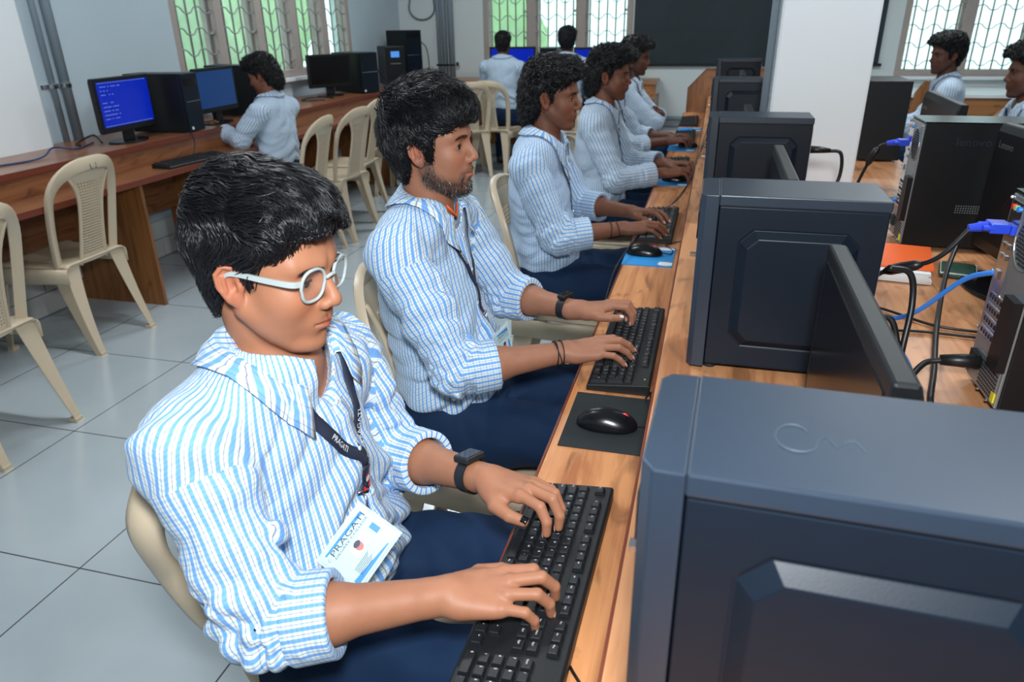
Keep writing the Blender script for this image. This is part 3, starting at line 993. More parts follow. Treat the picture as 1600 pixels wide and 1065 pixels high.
    cen = V4[Q4].mean(1)
    dTc = torso(cen) - .012
    fl_ = np.argmin(np.stack([dTc] + [np.minimum(cap(cen, arms[i][0], arms[i][1], .062, .054), cap(cen, arms[i][1], cuffs[i], .056, .052)) for i in (0, 1)], 1), 1)
    UV = np.zeros((len(Q4), 4, 2))
    l = V4 - (chst)
    fl, ll, ul = l @ fw, l @ lf, l @ up
    thT = np.arctan2(ll / .165, fl / .115)
    uvT = np.stack([thT * .155, ul - .5 * np.abs(fl)], 1)
    perT = 2 * PI * .155
    def put(mask, uvv, per):
        a = uvv[Q4[mask]]
        u = a[:, :, 0]; ref = u[:, :1]
        a[:, :, 0] = u - per * np.round((u - ref) / per)
        UV[mask] = a
    put(fl_ == 0, uvT, perT)
    for i in (0, 1):
        S, E, W, HF, s, ch = arms[i]; C = cuffs[i]
        ux = unit(E - S); vx = unit(C - E); Lu = np.linalg.norm(E - S)
        nrm = unit(np.cross(ux, vx) + 1e-4)
        hu, hf = (V4 - S) @ ux, (V4 - E) @ vx
        bis = unit(vx + ux); isf = ((V4 - E) @ bis) > 0
        bu = np.cross(ux, nrm); bf = np.cross(vx, nrm)
        au = np.arctan2((V4 - S) @ nrm, (V4 - S) @ bu); af = np.arctan2((V4 - E) @ nrm, (V4 - E) @ bf)
        uu = np.where(isf, af, au) * .056; vv = np.where(isf, Lu + hf, hu)
        # the cuff is turned back: its stripes start anew
        put(fl_ == i + 1, np.stack([uu, vv], 1), 2 * PI * .056)
    sm_ = MT[o.get('shirtmat', 'shirt')]
    shirt_o = mesh_obj('shirt', V4, Q4, sm_, root, uv=UV.reshape(-1, 2))
    # ---------------- collar
    cn = nk - up * .012 + fw * .004
    lean = unit(up * 1.0 + fw * .22); cf = unit(fw - lean * (fw @ lean)); cl = np.cross(lean, cf)
    nphi = 40; rows = 7; G = np.zeros((nphi, rows, 3)); GU = np.zeros((nphi, rows, 2))
    spread = o.get('collar_open', 150); pt = o.get('collar_pt', .030)
    for a in range(nphi):
        t = -1 + 2 * a / (nphi - 1); ph = math.radians(t * spread); at_ = abs(t)
        rb = .060 + .004 * at_
        fr = -math.cos(ph)                         # -1 back, +1 front
        r0x, r0y = .064, .064
        base = cn + cf * (r0x * fr + .012 * max(0, fr)) + cl * (r0y * math.sin(ph)) - lean * (.030 * max(0, fr) ** 1.5)
        rad = unit(cf * fr + cl * math.sin(ph))
        hgt = .046 - .020 * at_ ** 2
        leaf = .046 + pt * max(0, (at_ - .72) / .28) ** 1.3
        dirf = -.02 * max(0, (at_ - .75) / .25)
        out = [(0, -.012), (-.001, hgt * .6), (.001, hgt), (.006, hgt + .001), (.011, hgt - leaf * .3), (.017, hgt - leaf * .68), (.024 + .012 * at_, hgt - leaf)]
        v = 0
        for b, (r_, z_) in enumerate(out):
            G[a, b] = base + rad * r_ + lean * z_ + cf * (.25 * (leaf - .046) * b / 6)
            GU[a, b] = (t * .175 + .004, .010 * b)
    # keep the leaf outside the shirt
    flat = G.reshape(-1, 3); bmask = (np.arange(len(flat)) % rows) >= 4
    sh0 = lambda P: shirt(P, True)
    for _ in range(5):
        dd, nn = grad(sh0, flat)
        want = .0075
        push = np.where(bmask & (dd < want), want - dd, 0)
        flat = flat + nn * np.clip(push, 0, .015)[:, None]
    G = flat.reshape(nphi, rows, 3)
    mb = MB().grid(G)
    mb.build('collar', sm_, root, smooth=True, solid=.0016, uv=GU.reshape(-1, 2))
    if o.get('placket', True):
        # front placket with buttons
        pl = []; nn_ = 14
        for k in range(nn_):
            z = -.075 - .26 * k / (nn_ - 1)
            pl.append(nk + up * z + fw * .12 + lf * .004)
        pl = np.array(pl)
        for _ in range(10):
            dd = shirt(pl); pl = pl - fw * np.clip(dd - .001, -.02, .04)[:, None] * .8
        G = np.stack([pl + lf * w + fw * z for w, z in ((-.016, -.004), (-.0155, .0012), (.0155, .0012), (.016, -.004))], 1)
        gu = np.stack([np.stack([np.array([.0, .001, .031, .032]), np.full(4, .02 * k)], 1) for k in range(nn_)], 0)
        MB().grid(G).build('placket', sm_, shirt_o, smooth=True, uv=gu.reshape(-1, 2))
        for k in (0, 4, 8, 12): MB().sphere(pl[k] + fw * .002, (.002, .0052, .0052), 12, 6).build('shirt_button', MT['button'], shirt_o, smooth=True)
    # ---------------- trousers and shoes
    knr, knl, anr, anl = A['knr'], A['knl'], A['anr'], A['anl']
    def trousers(P):
        d = ell(P, hip + up * .02 - fw * .01, (.128, .165, .12), TR)
        for kn, an, s in ((knr, anr, -1), (knl, anl, 1)):
            hj = hip + lf * .085 * s - V3(0, 0, .02)
            d = smin(d, cap(P, hj, kn, .092, .066), .035)
            d = smin(d, cap(P, kn, an, .066, .052), .03)
        n1 = perlin(P * V3(12, 16, 12) + 3 + off); n2 = perlin(np.stack([P[:, 0] * 8, P[:, 1] * 26, P[:, 2] * 22], 1) + 8)
        hipd = np.linalg.norm(P - hip - V3(.08, 0, .04), axis=1)
        n3 = perlin(np.stack([(P[:, 0] - P[:, 2]) * 26, P[:, 1] * 8, P[:, 2] * 6], 1) + 51)
        return d + .008 * n1 + .006 * n2 - .012 * (sab(perlin(np.stack([P[:, 0] * 13 + P[:, 1] * 9, P[:, 1] * 5, P[:, 2] * 7], 1) + 71)) - .18) - .026 * (sab(n3) - .17) * np.exp(-(hipd / .13) ** 2)
    bb = np.array([hip, knr, knl, anr, anl])
    V5, Q5 = sdf_mesh(trousers, bb.min(0) - .19, bb.max(0) + .17, max(res * 1.4, .004), newton=1)
    mesh_obj('trousers', V5, Q5, MT['navy'], root)
    for an in (anr, anl):
        def shoe(P):
            d = cap(P, an + V3(-.02, 0, -.045), an + V3(.12, 0, -.060), .042, .036)
            return smax(smin(d, cap(P, an, an + V3(.03, 0, -.04), .046, .045), .02), -(P[:, 2] - .004), .004)
        Vs, Qs = sdf_mesh(shoe, an - .16, an + V3(.24, .12, .12), .007, newton=1)
        mesh_obj('shoe', Vs, Qs, MT['shoe'], root)
    info = dict(root=root, shirt=shirt, torso=torso, fw=fw, lf=lf, up=up, nk=nk, chst=chst, hip=hip, HC=HC, HR=HR, arms=arms, cuffs=cuffs, shirt_o=shirt_o, body=body, hair=hw, A=A)
    return info

# ------------------------------------------------------------------ the room
XL, YB, XR, ZC = -3.50, 8.20, 6.0, 3.10
struct(MB().box(-3.9, XR, -1.5, YB + .2, -.06, 0).build('floor', MT['floor']))
struct(MB().box(-3.9, XR, -1.5, YB + .2, ZC, ZC + .1).build('ceiling', MT['ceil']))

def wall_with_holes(name, axis, pos, thick, u0, u1, z0, z1, holes, mat):
    """wall in plane axis=pos; holes (u0,u1,z0,z1) sorted along u"""
    m = MB()
    def bx(a, b, c, d):
        if b - a < 1e-6 or d - c < 1e-6: return
        if axis == 'x': m.box(min(pos, pos + thick), max(pos, pos + thick), a, b, c, d)
        else: m.box(a, b, min(pos, pos + thick), max(pos, pos + thick), c, d)
    u = u0
    for h in holes:
        bx(u, h[0], z0, z1); bx(h[0], h[1], z0, h[2]); bx(h[0], h[1], h[3], z1); u = h[1]
    bx(u, u1, z0, z1)
    return struct(m.build(name, mat))
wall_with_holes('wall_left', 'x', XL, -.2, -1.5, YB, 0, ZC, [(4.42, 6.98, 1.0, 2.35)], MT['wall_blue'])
wall_with_holes('wall_back', 'y', YB, .2, XL - .2, XR, 0, ZC, [(-2.52, -.90, .84, 2.35), (1.66, 3.9, .86, 2.35)], MT['wall'])
struct(MB().box(XL, XL + .12, 1.2, 3.16, 0, ZC).build('trim_1', MT['white_wall'], bevel=.01))   # pier on the left wall

def window(idx, axis, pos, u0, u1, z0, z1, nlight, side, vbars, wav):
    """painted frame with mullions, wavy grille and glass, side = direction to the outside"""
    root = thing('window_%d' % idx, None, None); root['kind'] = 'structure'
    def P(u, d, z): return (pos + d * side, u, z) if axis == 'x' else (u, pos + d * side, z)
    def bx(m, a, b, c, d, e, f):
        p, q = P(a, c, e), P(b, d, f)
        m.box(min(p[0], q[0]), max(p[0], q[0]), min(p[1], q[1]), max(p[1], q[1]), e, f)
    fr = MB(); fw_ = .06
    bx(fr, u0, u1, .0, .12, z0, z0 + fw_); bx(fr, u0, u1, .0, .12, z1 - fw_, z1)
    bx(fr, u0, u0 + fw_, .0, .12, z0 + fw_, z1 - fw_); bx(fr, u1 - fw_, u1, .0, .12, z0 + fw_, z1 - fw_)
    w = (u1 - u0) / nlight
    for k in range(1, nlight):
        c = u0 + w * k
        bx(fr, c - .045, c + .045, .0, .12, z0 + fw_, z1 - fw_)
    fr.build('window_frame', MT['frame'], root, bevel=.004)
    sl = MB(); bx(sl, u0 - .04, u1 + .04, -.05, .0, z0 - .03, z0); sl.build('window_sill', MT['white_wall'], root, bevel=.003)
    for k in range(nlight):
        a, b = u0 + w * k + .045, u0 + w * (k + 1) - .045
        g = MB()
        for i in range(vbars):
            u = a + (b - a) * (i + .5) / vbars
            g.tube([P(u, .03, z0 + fw_), P(u, .03, z1 - fw_)], .008, 6)
        nz = int((z1 - z0) / wav)
        for i in range(nz):
            z = z0 + fw_ + wav * (i + .35)
            pts = []
            for t in np.linspace(0, 1, 33):
                pts.append(P(a + (b - a) * t, .022, z + .024 * math.tanh(1.6 * math.sin(t * 2 * PI * vbars / 2))))
            g.tube(pts, .005, 5)
        g.build('window_grille', MT['grille'], root, smooth=True)
        # casement leaf standing ajar outside, hinge side bars
        pn = MB(); bx(pn, a, b, .095, .101, z0 + fw_, z1 - fw_); pn.build('window_pane', MT['pane'], root)
        hb = MB()
        bx(hb, a, a + .022, .05, .10, z0 + fw_, z1 - fw_); bx(hb, b - .022, b, .05, .10, z0 + fw_, z1 - fw_)
        for i in range(6):
            z = z0 + .12 + (z1 - z0 - .2) * i / 5
            bx(hb, b - .05, b, .03, .045, z, z + .022)
        hb.build('window_casement', MT['frame'], root)
window(1, 'x', XL, 4.42, 6.98, 1.0, 2.35, 5, -1, 4, .135)
window(2, 'y', YB, -2.52, -.90, .84, 2.35, 3, 1, 5, .16)
window(3, 'y', YB, 1.66, 3.9, .86, 2.35, 4, 1, 5, .16)

# garden seen through the glass: leafy bushes at their own distance
def bush(label, c, r, seed):
    rg = np.random.RandomState(seed)
    cs = [(np.array(c) + (rg.rand(3) - .5) * np.array(r) * 1.1, np.array(r) * (.35 + .3 * rg.rand())) for _ in range(7)]
    def f(P):
        d = ell(P, c, np.array(r) * .7)
        for a, b in cs: d = smin(d, ell(P, a, b), .2)
        return d + .14 * perlin(P * 3.1 + seed) + .06 * perlin(P * 9)
    V, Q = sdf_mesh(f, np.array(c) - np.array(r) * 1.5, np.array(c) + np.array(r) * 1.5, .11, newton=0)
    t = thing('garden_bush', label, 'bush', (c[0], c[1], 0), 0, 'bushes outside the windows')
    V = V - np.array([c[0], c[1], 0])
    mesh_obj('foliage', V, Q, MT['leaf'], t)
    MB().tube([(0, 0, 0), (.05, 0, c[2])], [.08, .05], 8).build('trunk', MT['desk_panel'], t)
bush('light green bush outside the left wall window, nearer end', (-6.1, 6.4, 1.5), (1.0, 1.7, 1.5), 1)
bush('light green bush outside the left wall window, further end', (-6.6, 10.0, 1.5), (1.1, 1.6, 1.4), 2)
bush('light green bush outside the back window, left of the second pane', (-3.6, 11.6, 1.6), (1.2, 1.0, 1.9), 3)
struct(MB().box(-14, 14, YB + .25, 22, -.2, -.1).build('ground', MT['ground']))
struct(MB().box(-14, -3.95, -2, YB + .25, -.2, -.1).build('ground', MT['ground']))

# walls out of the frame close the room
struct(MB().box(XR, XR + .2, -1.5, YB, 0, ZC).build('wall_right', MT['wall']))
struct(MB().box(XL, XR, -1.7, -1.5, 0, ZC).build('wall_front', MT['wall']))

# blackboard
b = MB().box(-.88, 1.50, YB - .03, YB - .003, .975, 2.3); o = b.build('blackboard', MT['board'])
tag(o, 'large black writing board on the white back wall, behind the pillar', 'blackboard')
MB().box(-.91, 1.53, YB - .04, YB, .95, .975).build('chalk_ledge', MT['matte'], o)

# pillar between the desks, with its conduits
struct(MB().box(.19, .50, 2.80, 3.14, 0, ZC).build('pillar', MT['white_wall'], bevel=.008))
t = thing('conduit', 'grey vertical conduits running up the side of the white pillar', 'conduit', (.17, 2.86, 0))
MB().cyl((0, -.01, .84), (0, -.01, ZC), .012).build('pipe', MT['pipe'], t, smooth=True)
MB().cyl((.008, .03, .84), (.008, .03, ZC), .010).build('pipe', MT['pipe'], t, smooth=True)
# conduits on the left wall pier and on the back wall
t = thing('conduit', 'pair of grey vertical pipes on the left wall beside the lit monitor', 'conduit', (XL + .03, 3.42, .835))
MB().cyl((0, 0, 0), (0, 0, ZC - .85), .026, 20).build('pipe', MT['pipe'], t, smooth=True)
MB().cyl((0, -.085, 0), (0, -.085, ZC - .85), .016, 16).build('pipe', MT['pipe'], t, smooth=True)
m = MB(); m.cyl((0, 0, .28), (0, 0, .30), .031); m.cyl((0, -.085, .28), (0, -.085, .30), .021); m.box(-.03, -.024, -.14, .05, .28, .30)
m.build('pipe_clamp', MT['chrome'], t)
t = thing('conduit', 'bundle of three grey vertical pipes on the back wall near the corner', 'conduit', (-2.93, YB - .03, .835))
for k, r in ((-.10, .022), (-.035, .03), (.045, .034)): MB().cyl((k, 0, 0), (k, 0, ZC - .85), r).build('pipe', MT['pipe'], t, smooth=True)
m = MB(); m.box(-.13, .09, -.037, -.034, .12, .14); m.box(.10, .13, -.03, 0, .12, .16); m.build('pipe_clamp', MT['chrome'], t)
pts = [(-3.33, YB - .012, 1.75)] + [(-3.20 + .15 * math.cos(a) - .02, YB - .012, 1.55 + .12 * math.sin(a)) for a in np.linspace(PI * .95, PI * 2.05, 12)] + [(-3.09, YB - .012, 1.8), (-3.10, YB - .012, 2.1)]
tag(MB().tube(pts, .009, 8).build('loose_wire', MT['white_cable'], smooth=True), 'loop of grey wire hanging on the back wall above the tall black tower', 'wire')

# skirting blocks and conduits low on the left wall
m = MB(); rg = np.random.RandomState(2)
for r in range(2):
    for k in range(24):
        y0 = 1.2 + .30 * k + (.15 if r else 0)
        m.box(XL + .121 if y0 < 3.0 else XL, (XL + .14 if y0 < 3.0 else XL + .02), y0 + .004, y0 + .296, .005 + .12 * r, .12 + .12 * r)
struct(m.build('baseboard_left', MT['brick'], bevel=.003))
t = thing('conduit', 'grey horizontal conduits low on the left wall under the desk', 'conduit', (XL + .04, 3.2, .42))
for k, z in enumerate((0, .06, .12)): MB().cyl((0, 0, z), (0, 4.6, z), .022).build('pipe', MT['pipe'], t, smooth=True)
t = thing('conduit', 'grey horizontal pipes low on the back wall under the blackboard', 'conduit', (-.9, YB - .03, .36))
for z in (0, .07): MB().cyl((0, 0, z), (1.6, 0, z), .022).build('pipe', MT['pipe'], t, smooth=True)

# ------------------------------------------------------------------ desks
ZT, ZS = .835, .71
def desk_row(name, label, loc, rz, length, d_shelf, d_top, mats, ends=(), back=True):
    """local: users sit at -X; shelf from x=0 to d_shelf, top from d_shelf-.02 to d_shelf+d_top; runs along +Y"""
    t = thing(name, label, 'desk', loc, rz)
    x1 = d_shelf
    MB().box(.004, x1 + .10, 0, length, ZS - .025, ZS).build('keyboard_shelf', MT[mats[0]], t, bevel=.002)
    MB().box(0, .004, 0, length, ZS - .027, ZS + .001).build('edge_band', MT['edge'], t)
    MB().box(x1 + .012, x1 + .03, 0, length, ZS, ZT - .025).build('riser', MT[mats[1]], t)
    MB().box(x1 + .003, x1 + d_top, 0, length, ZT - .025, ZT).build('desk_top', MT[mats[2]], t, bevel=.002)
    MB().box(x1, x1 + .003, 0, length, ZT - .027, ZT + .0012).build('edge_band', MT['edge'], t)
    return t
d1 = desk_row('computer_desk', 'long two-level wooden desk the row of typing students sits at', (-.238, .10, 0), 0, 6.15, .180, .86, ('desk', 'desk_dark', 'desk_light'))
for y in (.02, 1.25, 2.45, 3.65, 4.85): MB().box(.05, .28, y, y + .02, 0, ZS - .025).build('side_panel', MT['desk_panel'], d1)
MB().box(.28, .30, 0, 6.15, .12, ZS - .025).build('modesty_panel', MT['desk_panel'], d1)
# clipped end panel standing above the desk
poly = [(.02, .30), (.02, .90), (.15, 1.04), (.62, 1.04), (.62, .30)]
MB().prism([(a, b) for a, b in poly], 6.15, 6.17, 'y').build('end_panel', MT['desk_panel'], d1, bevel=.001)
MB().tube([(.02, 6.148, .70), (.02, 6.148, .90), (.15, 6.148, 1.04), (.62, 6.148, 1.04)], .004, 4).build('panel_edge', MT['edge'], d1)

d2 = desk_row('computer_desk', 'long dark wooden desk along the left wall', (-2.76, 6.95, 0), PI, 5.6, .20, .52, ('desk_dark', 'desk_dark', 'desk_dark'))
for yy, x0, x1 in ((3.10, .08, .62), (3.92, .08, .62), (5.2, .08, .62), (6.3, .08, .62)):
    MB().box(x0, x1, 6.95 - yy - .02, 6.95 - yy, 0, ZS - .025).build('side_panel', MT['desk_panel'], d2)
MB().box(.56, .58, 0, 5.6, .35, ZS - .025).build('modesty_panel', MT['desk_dark'], d2)
# back wall desk: users face +Y
d3 = thing('computer_desk', 'wooden desk along the back wall under the window with two students', 'desk', (-3.48, 7.45, 0))
MB().box(.02, 2.9, .0, .30, ZS - .025, ZS).build('keyboard_shelf', MT['desk_x'], d3)
MB().box(.02, 2.9, .20, .72, ZT - .025, ZT).build('desk_top', MT['desk_x'], d3)
MB().box(.02, 2.9, .22, .24, ZS, ZT - .025).build('riser', MT['desk_x'], d3)
for x in (.75, 1.8, 2.88): MB().box(x, x + .02, .1, .7, 0, ZS - .025).build('side_panel', MT['desk_panel'], d3)
MB().box(.02, 2.9, .5, .52, .15, ZS - .025).build('modesty_panel', MT['desk_x'], d3)
d4 = thing('computer_desk', 'wooden desk under the bright window at the far right', 'desk', (1.62, 7.35, 0))
MB().box(0, 3.2, .0, .80, .74, .765).build('desk_top', MT['white_wall'], d4)
MB().box(0, 3.2, .02, .04, .10, .74).build('front_panel', MT['desk_x'], d4)
MB().prism([(0.0, .1), (0.0, .80), (.06, .90), (.34, .90), (.34, .1)], -.30, -.28, 'y').build('end_panel', MT['desk_panel'], d4)

# ------------------------------------------------------------------ moulded chairs
def make_chair(name, label, mat, txt=None):
    t = thing(name, label, 'chair', (0, 0, 0), 0, None)
    sw, sf, sb, sz = .205, .205, -.20, .43
    # seat, dished, rolled front edge
    nu, nv = 17, 15; G = np.zeros((nu, nv, 3))
    for i, u in enumerate(np.linspace(-1, 1, nu)):
        for j_, v in enumerate(np.linspace(0, 1, nv)):
            wid = sw * (.88 + .12 * v) + (.015 if v > .85 else 0)
            x = sb + (sf - sb) * v
            cx = (1 - abs(u) ** 6 * .06)
            z = sz - .012 * (1 - u * u) * math.sin(PI * min(1, v * 1.05)) - .030 * max(0, (v - .86) / .14) ** 2 - .012 * max(0, (abs(u) - .85) / .15) ** 2
            G[i, j_] = (x * (1 if v < .8 else 1 - .04 * abs(u) ** 4), u * wid, z)
    MB().grid(G).build('seat', mat, t, smooth=True, solid=-.008)
    m = MB()       # apron round the seat
    rim = [(sb, -sw * .88), (-.05, -sw * .93), (.12, -sw * .99), (.185, -sw * .98), (.205, -sw * .80), (.21, 0), (.205, sw * .80), (.185, sw * .98), (.12, sw * .99), (-.05, sw * .93), (sb, sw * .88)]
    G = np.zeros((len(rim), 4, 3))
    for i, (x, y) in enumerate(rim):
        drop = .030 + .028 * (abs(y) / sw) ** 4
        for k, (oo, zz) in enumerate(((.0, -.012 if i in (0, 10) else -.016), (.006, -.020), (.008, -.03), (.004, -.03 - drop))):
            n_ = math.hypot(x * .3, y) + 1e-6
            G[i, k] = (x + oo * (1 if x > .17 else .2), y + oo * y / n_, sz + zz + .0)
    MB().grid(G).build('seat_rim', mat, t, smooth=True, solid=-.006)
    def leg(p0, p1, p2, sx, sy, w0, w1):
        pts = [np.array(p) for p in (p0, p1, p2)]
        L = MB(); n = 9; rings = []
        for k in range(n):
            s = k / (n - 1)
            c = pts[0] * (1 - s) ** 2 + pts[1] * 2 * s * (1 - s) + pts[2] * s * s
            w = w0 + (w1 - w0) * s; th = .006
            prof = [(0, 0), (w, 0), (w, th), (th, th), (th, w), (0, w)]
            r = .004
            rings.append([(c[0] - sx * a, c[1] - sy * b_, c[2]) for a, b_ in prof])
        v = [p for r_ in rings for p in r_]
        f = []
        for k in range(n - 1):
            for q in range(6): f.append((k * 6 + q, k * 6 + (q + 1) % 6, (k + 1) * 6 + (q + 1) % 6, (k + 1) * 6 + q))
        f.append((0, 1, 2, 3, 4, 5)); f.append(tuple((n - 1) * 6 + q for q in (5, 4, 3, 2, 1, 0)))
        L.add(v, f)
        e = pts[2]
        L.box(min(e[0], e[0] - sx * w1 * 1.12), max(e[0], e[0] - sx * w1 * 1.12), min(e[1], e[1] - sy * w1 * 1.12), max(e[1], e[1] - sy * w1 * 1.12), 0, .018)
        L.build('leg', mat, t, bevel=.003)
    for s in (-1, 1):
        leg((.20, s * .200, .415), (.215, s * .212, .22), (.235, s * .222, .0), 1, s, .075, .032)
        leg((-.185, s * .182, .43), (-.205, s * .192, .22), (-.270, s * .190, .0), -1, s, .085, .032)
    # back: arch frame over a perforated splat
    def B(u, z):
        k = (z - .42) / .44
        return np.array([-.185 - .085 * k - .02 * k * k + .05 * (u / .2) ** 2, u, z])
    path = []
    for z in np.linspace(.40, .70, 7): path.append((.178 + .020 * math.sin((z - .4) / .3 * 1.5), z, .034))
    for a in np.linspace(0, PI, 19)[1:-1]:
        path.append((.199 * abs(math.cos(a)) ** .75 * (1 if math.cos(a) > 0 else -1), .70 + .19 * math.sin(a) ** .85, .034 + .014 * math.sin(a)))
    for z in np.linspace(.70, .40, 7): path.append((-(.178 + .020 * math.sin((z - .4) / .3 * 1.5)), z, .034))
    P3 = [B(u, z) for u, z, w in path]; rings = []
    for k, (u, z, w) in enumerate(path):
        T = unit(P3[min(k + 1, len(path) - 1)] - P3[max(k - 1, 0)])
        nrm = unit(np.cross(T, [0, 0, 1]) if False else np.array([1, 0, -.25])); nrm = unit(nrm - T * (T @ nrm))
        inn = np.cross(nrm, T)     # in-plane
        if inn @ (B(0, .6) - P3[k]) < 0: inn = -inn
        c = P3[k]
        prof = [(-.006, -.010), (-.010, 0), (-.006, .012), (.004, .014), (w - .008, .006), (w, .0), (w - .003, -.006), (.01, -.006)]
        rings.append([c + inn * a + (-nrm) * b_ for a, b_ in prof])
    m = MB(); n8 = 8; v = [p for r_ in rings for p in r_]; f = []
    for k in range(len(path) - 1):
        for q in range(n8): f.append((k * n8 + q, k * n8 + (q + 1) % n8, (k + 1) * n8 + (q + 1) % n8, (k + 1) * n8 + q))
    f.append(tuple(range(n8))); f.append(tuple((len(path) - 1) * n8 + q for q in range(n8 - 1, -1, -1)))
    m.add(v, f); m.build('back_frame', mat, t, smooth='auto', angle=50)
    # splat
    def half(z):
        k = (z - .42) / .42
        return .078 + .010 * math.cos(k * 2 * PI) * 0 - .012 * math.sin(k * PI) + .052 * max(0, (k - .62) / .38) ** 2.2
    ncol, nrow = 12, 34
    m = MB()
    for r in range(nrow):
        z0, z1 = .415 + .44 * r / nrow, .415 + .44 * (r + 1) / nrow
        for c in range(ncol):
            def Q(a, b_):
                z = z0 + (z1 - z0) * b_; u = (-1 + 2 * (c + a) / ncol) * half(z)
                p = B(u, z); p[0] += -.004 + .0012 * math.sin(a * PI) ; return p
            hole = 1 <= c < ncol - 1 and 3 <= r < nrow - 5
            if hole:
                h0, h1 = .20, .80
                C = [(0, 0), (1, 0), (1, 1), (0, 1)]; D = [(h0, h0), (h1, h0), (h1, h1), (h0, h1)]
                v = [Q(*p) for p in C + D]
                m.add(v, [(k, (k + 1) % 4, 4 + (k + 1) % 4, 4 + k) for k in range(4)])
            else:
                m.add([Q(0, 0), Q(1, 0), Q(1, 1), Q(0, 1)], [(0, 1, 2, 3)])
    m.build('back_splat', mat, t, solid=.006)
    m = MB()      # raised rails along the splat and ribs to the seat
    for s in (-1, 1):
        m.tube([B(s * half(z), z) - V3(.004, 0, 0) for z in np.linspace(.41, .82, 14)], [.008] * 14, 6)
    m.tube([B(u, .425) - V3(.002, 0, 0) for u in np.linspace(-.175, .175, 9)], .011, 6)
    m.build('back_rail', mat, t, smooth=True)
    return t
def chair_text(t, txt):
    v, f = text_geo(txt, .034)
    v[:, 0] -= v[:, 0].mean()
    # written on the rear of the arch top
    P_ = [(-.2905 - .010 * 0, -x * 1.0, .845 + y) for x, y, z in v]
    k = [(-.3135 + .05 * (u / .2) ** 2, u, z) for _, u, z in P_]
    MB().add(k, f).build('ink_mark', MT['card_ink'], t)
ch0 = make_chair('moulded_chair', '', MT['plastic'])
CH = 'cream moulded chairs with woven-look backs'
def chair(first, x, y, deg, label):
    global ch0
    r = ch0 if first else dup(ch0, (x, y, 0), math.radians(deg))
    r.location = (x, y, 0); r.rotation_euler = (0, 0, math.radians(deg)); r['label'] = label; r['group'] = CH; r.scale = (1, 1, 1)
    return r
c1_ = chair(True, -.470, .885, 12, 'cream moulded chair under the student with spectacles, its rim at the lower left')
chair(False, -.47, 1.52, -2, 'cream moulded chair under the bearded student in the middle')
chair(False, -.45, 2.55, 0, 'cream moulded chair of the third student, its back at his shoulder, behind the bearded student')
chair(False, -.41, 3.56, 0, 'cream moulded chair of the fourth student along the long desk')
chair(False, -.46, 4.35, 0, 'cream moulded chair of the fifth student, mostly hidden')
c = chair(False, -2.950, 2.635, 182, 'empty cream moulded chair with an ink mark on its back, by the left wall desk'); chair_text(c, 'L 2')
chair(False, -2.56, 1.745, 184, 'cream moulded chair cut by the left edge of the picture, a checked shirt behind it')
chair(False, -2.60, 4.13, 186, 'cream moulded chair behind the long-haired student at the left wall desk')
chair(False, -2.60, 4.66, 176, 'empty cream moulded chair standing out in the aisle, nearer of the pair')
chair(False, -2.72, 5.15, 186, 'empty cream moulded chair close to the left desk, further of the pair')
chair(False, -2.62, 6.05, 184, 'empty cream moulded chair just left of the bearded student\'s hair')
chair(False, -2.35, 7.0, 120, 'cream moulded chair whose top shows above the bearded student\'s hair')
chair(False, -2.10, 7.18, 88, 'cream moulded chair under the student at the back wall desk, seen from behind')
chair(False, -1.42, 7.15, 90, 'cream moulded chair behind the third student\'s head, at the back desk')
c1_.scale = (1, 1, .93)   # the nearest chair is lower, with a swept side rim
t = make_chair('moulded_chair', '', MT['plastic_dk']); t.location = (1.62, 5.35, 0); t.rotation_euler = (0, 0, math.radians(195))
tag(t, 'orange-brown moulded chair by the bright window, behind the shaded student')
tag(t, group='brown chairs')

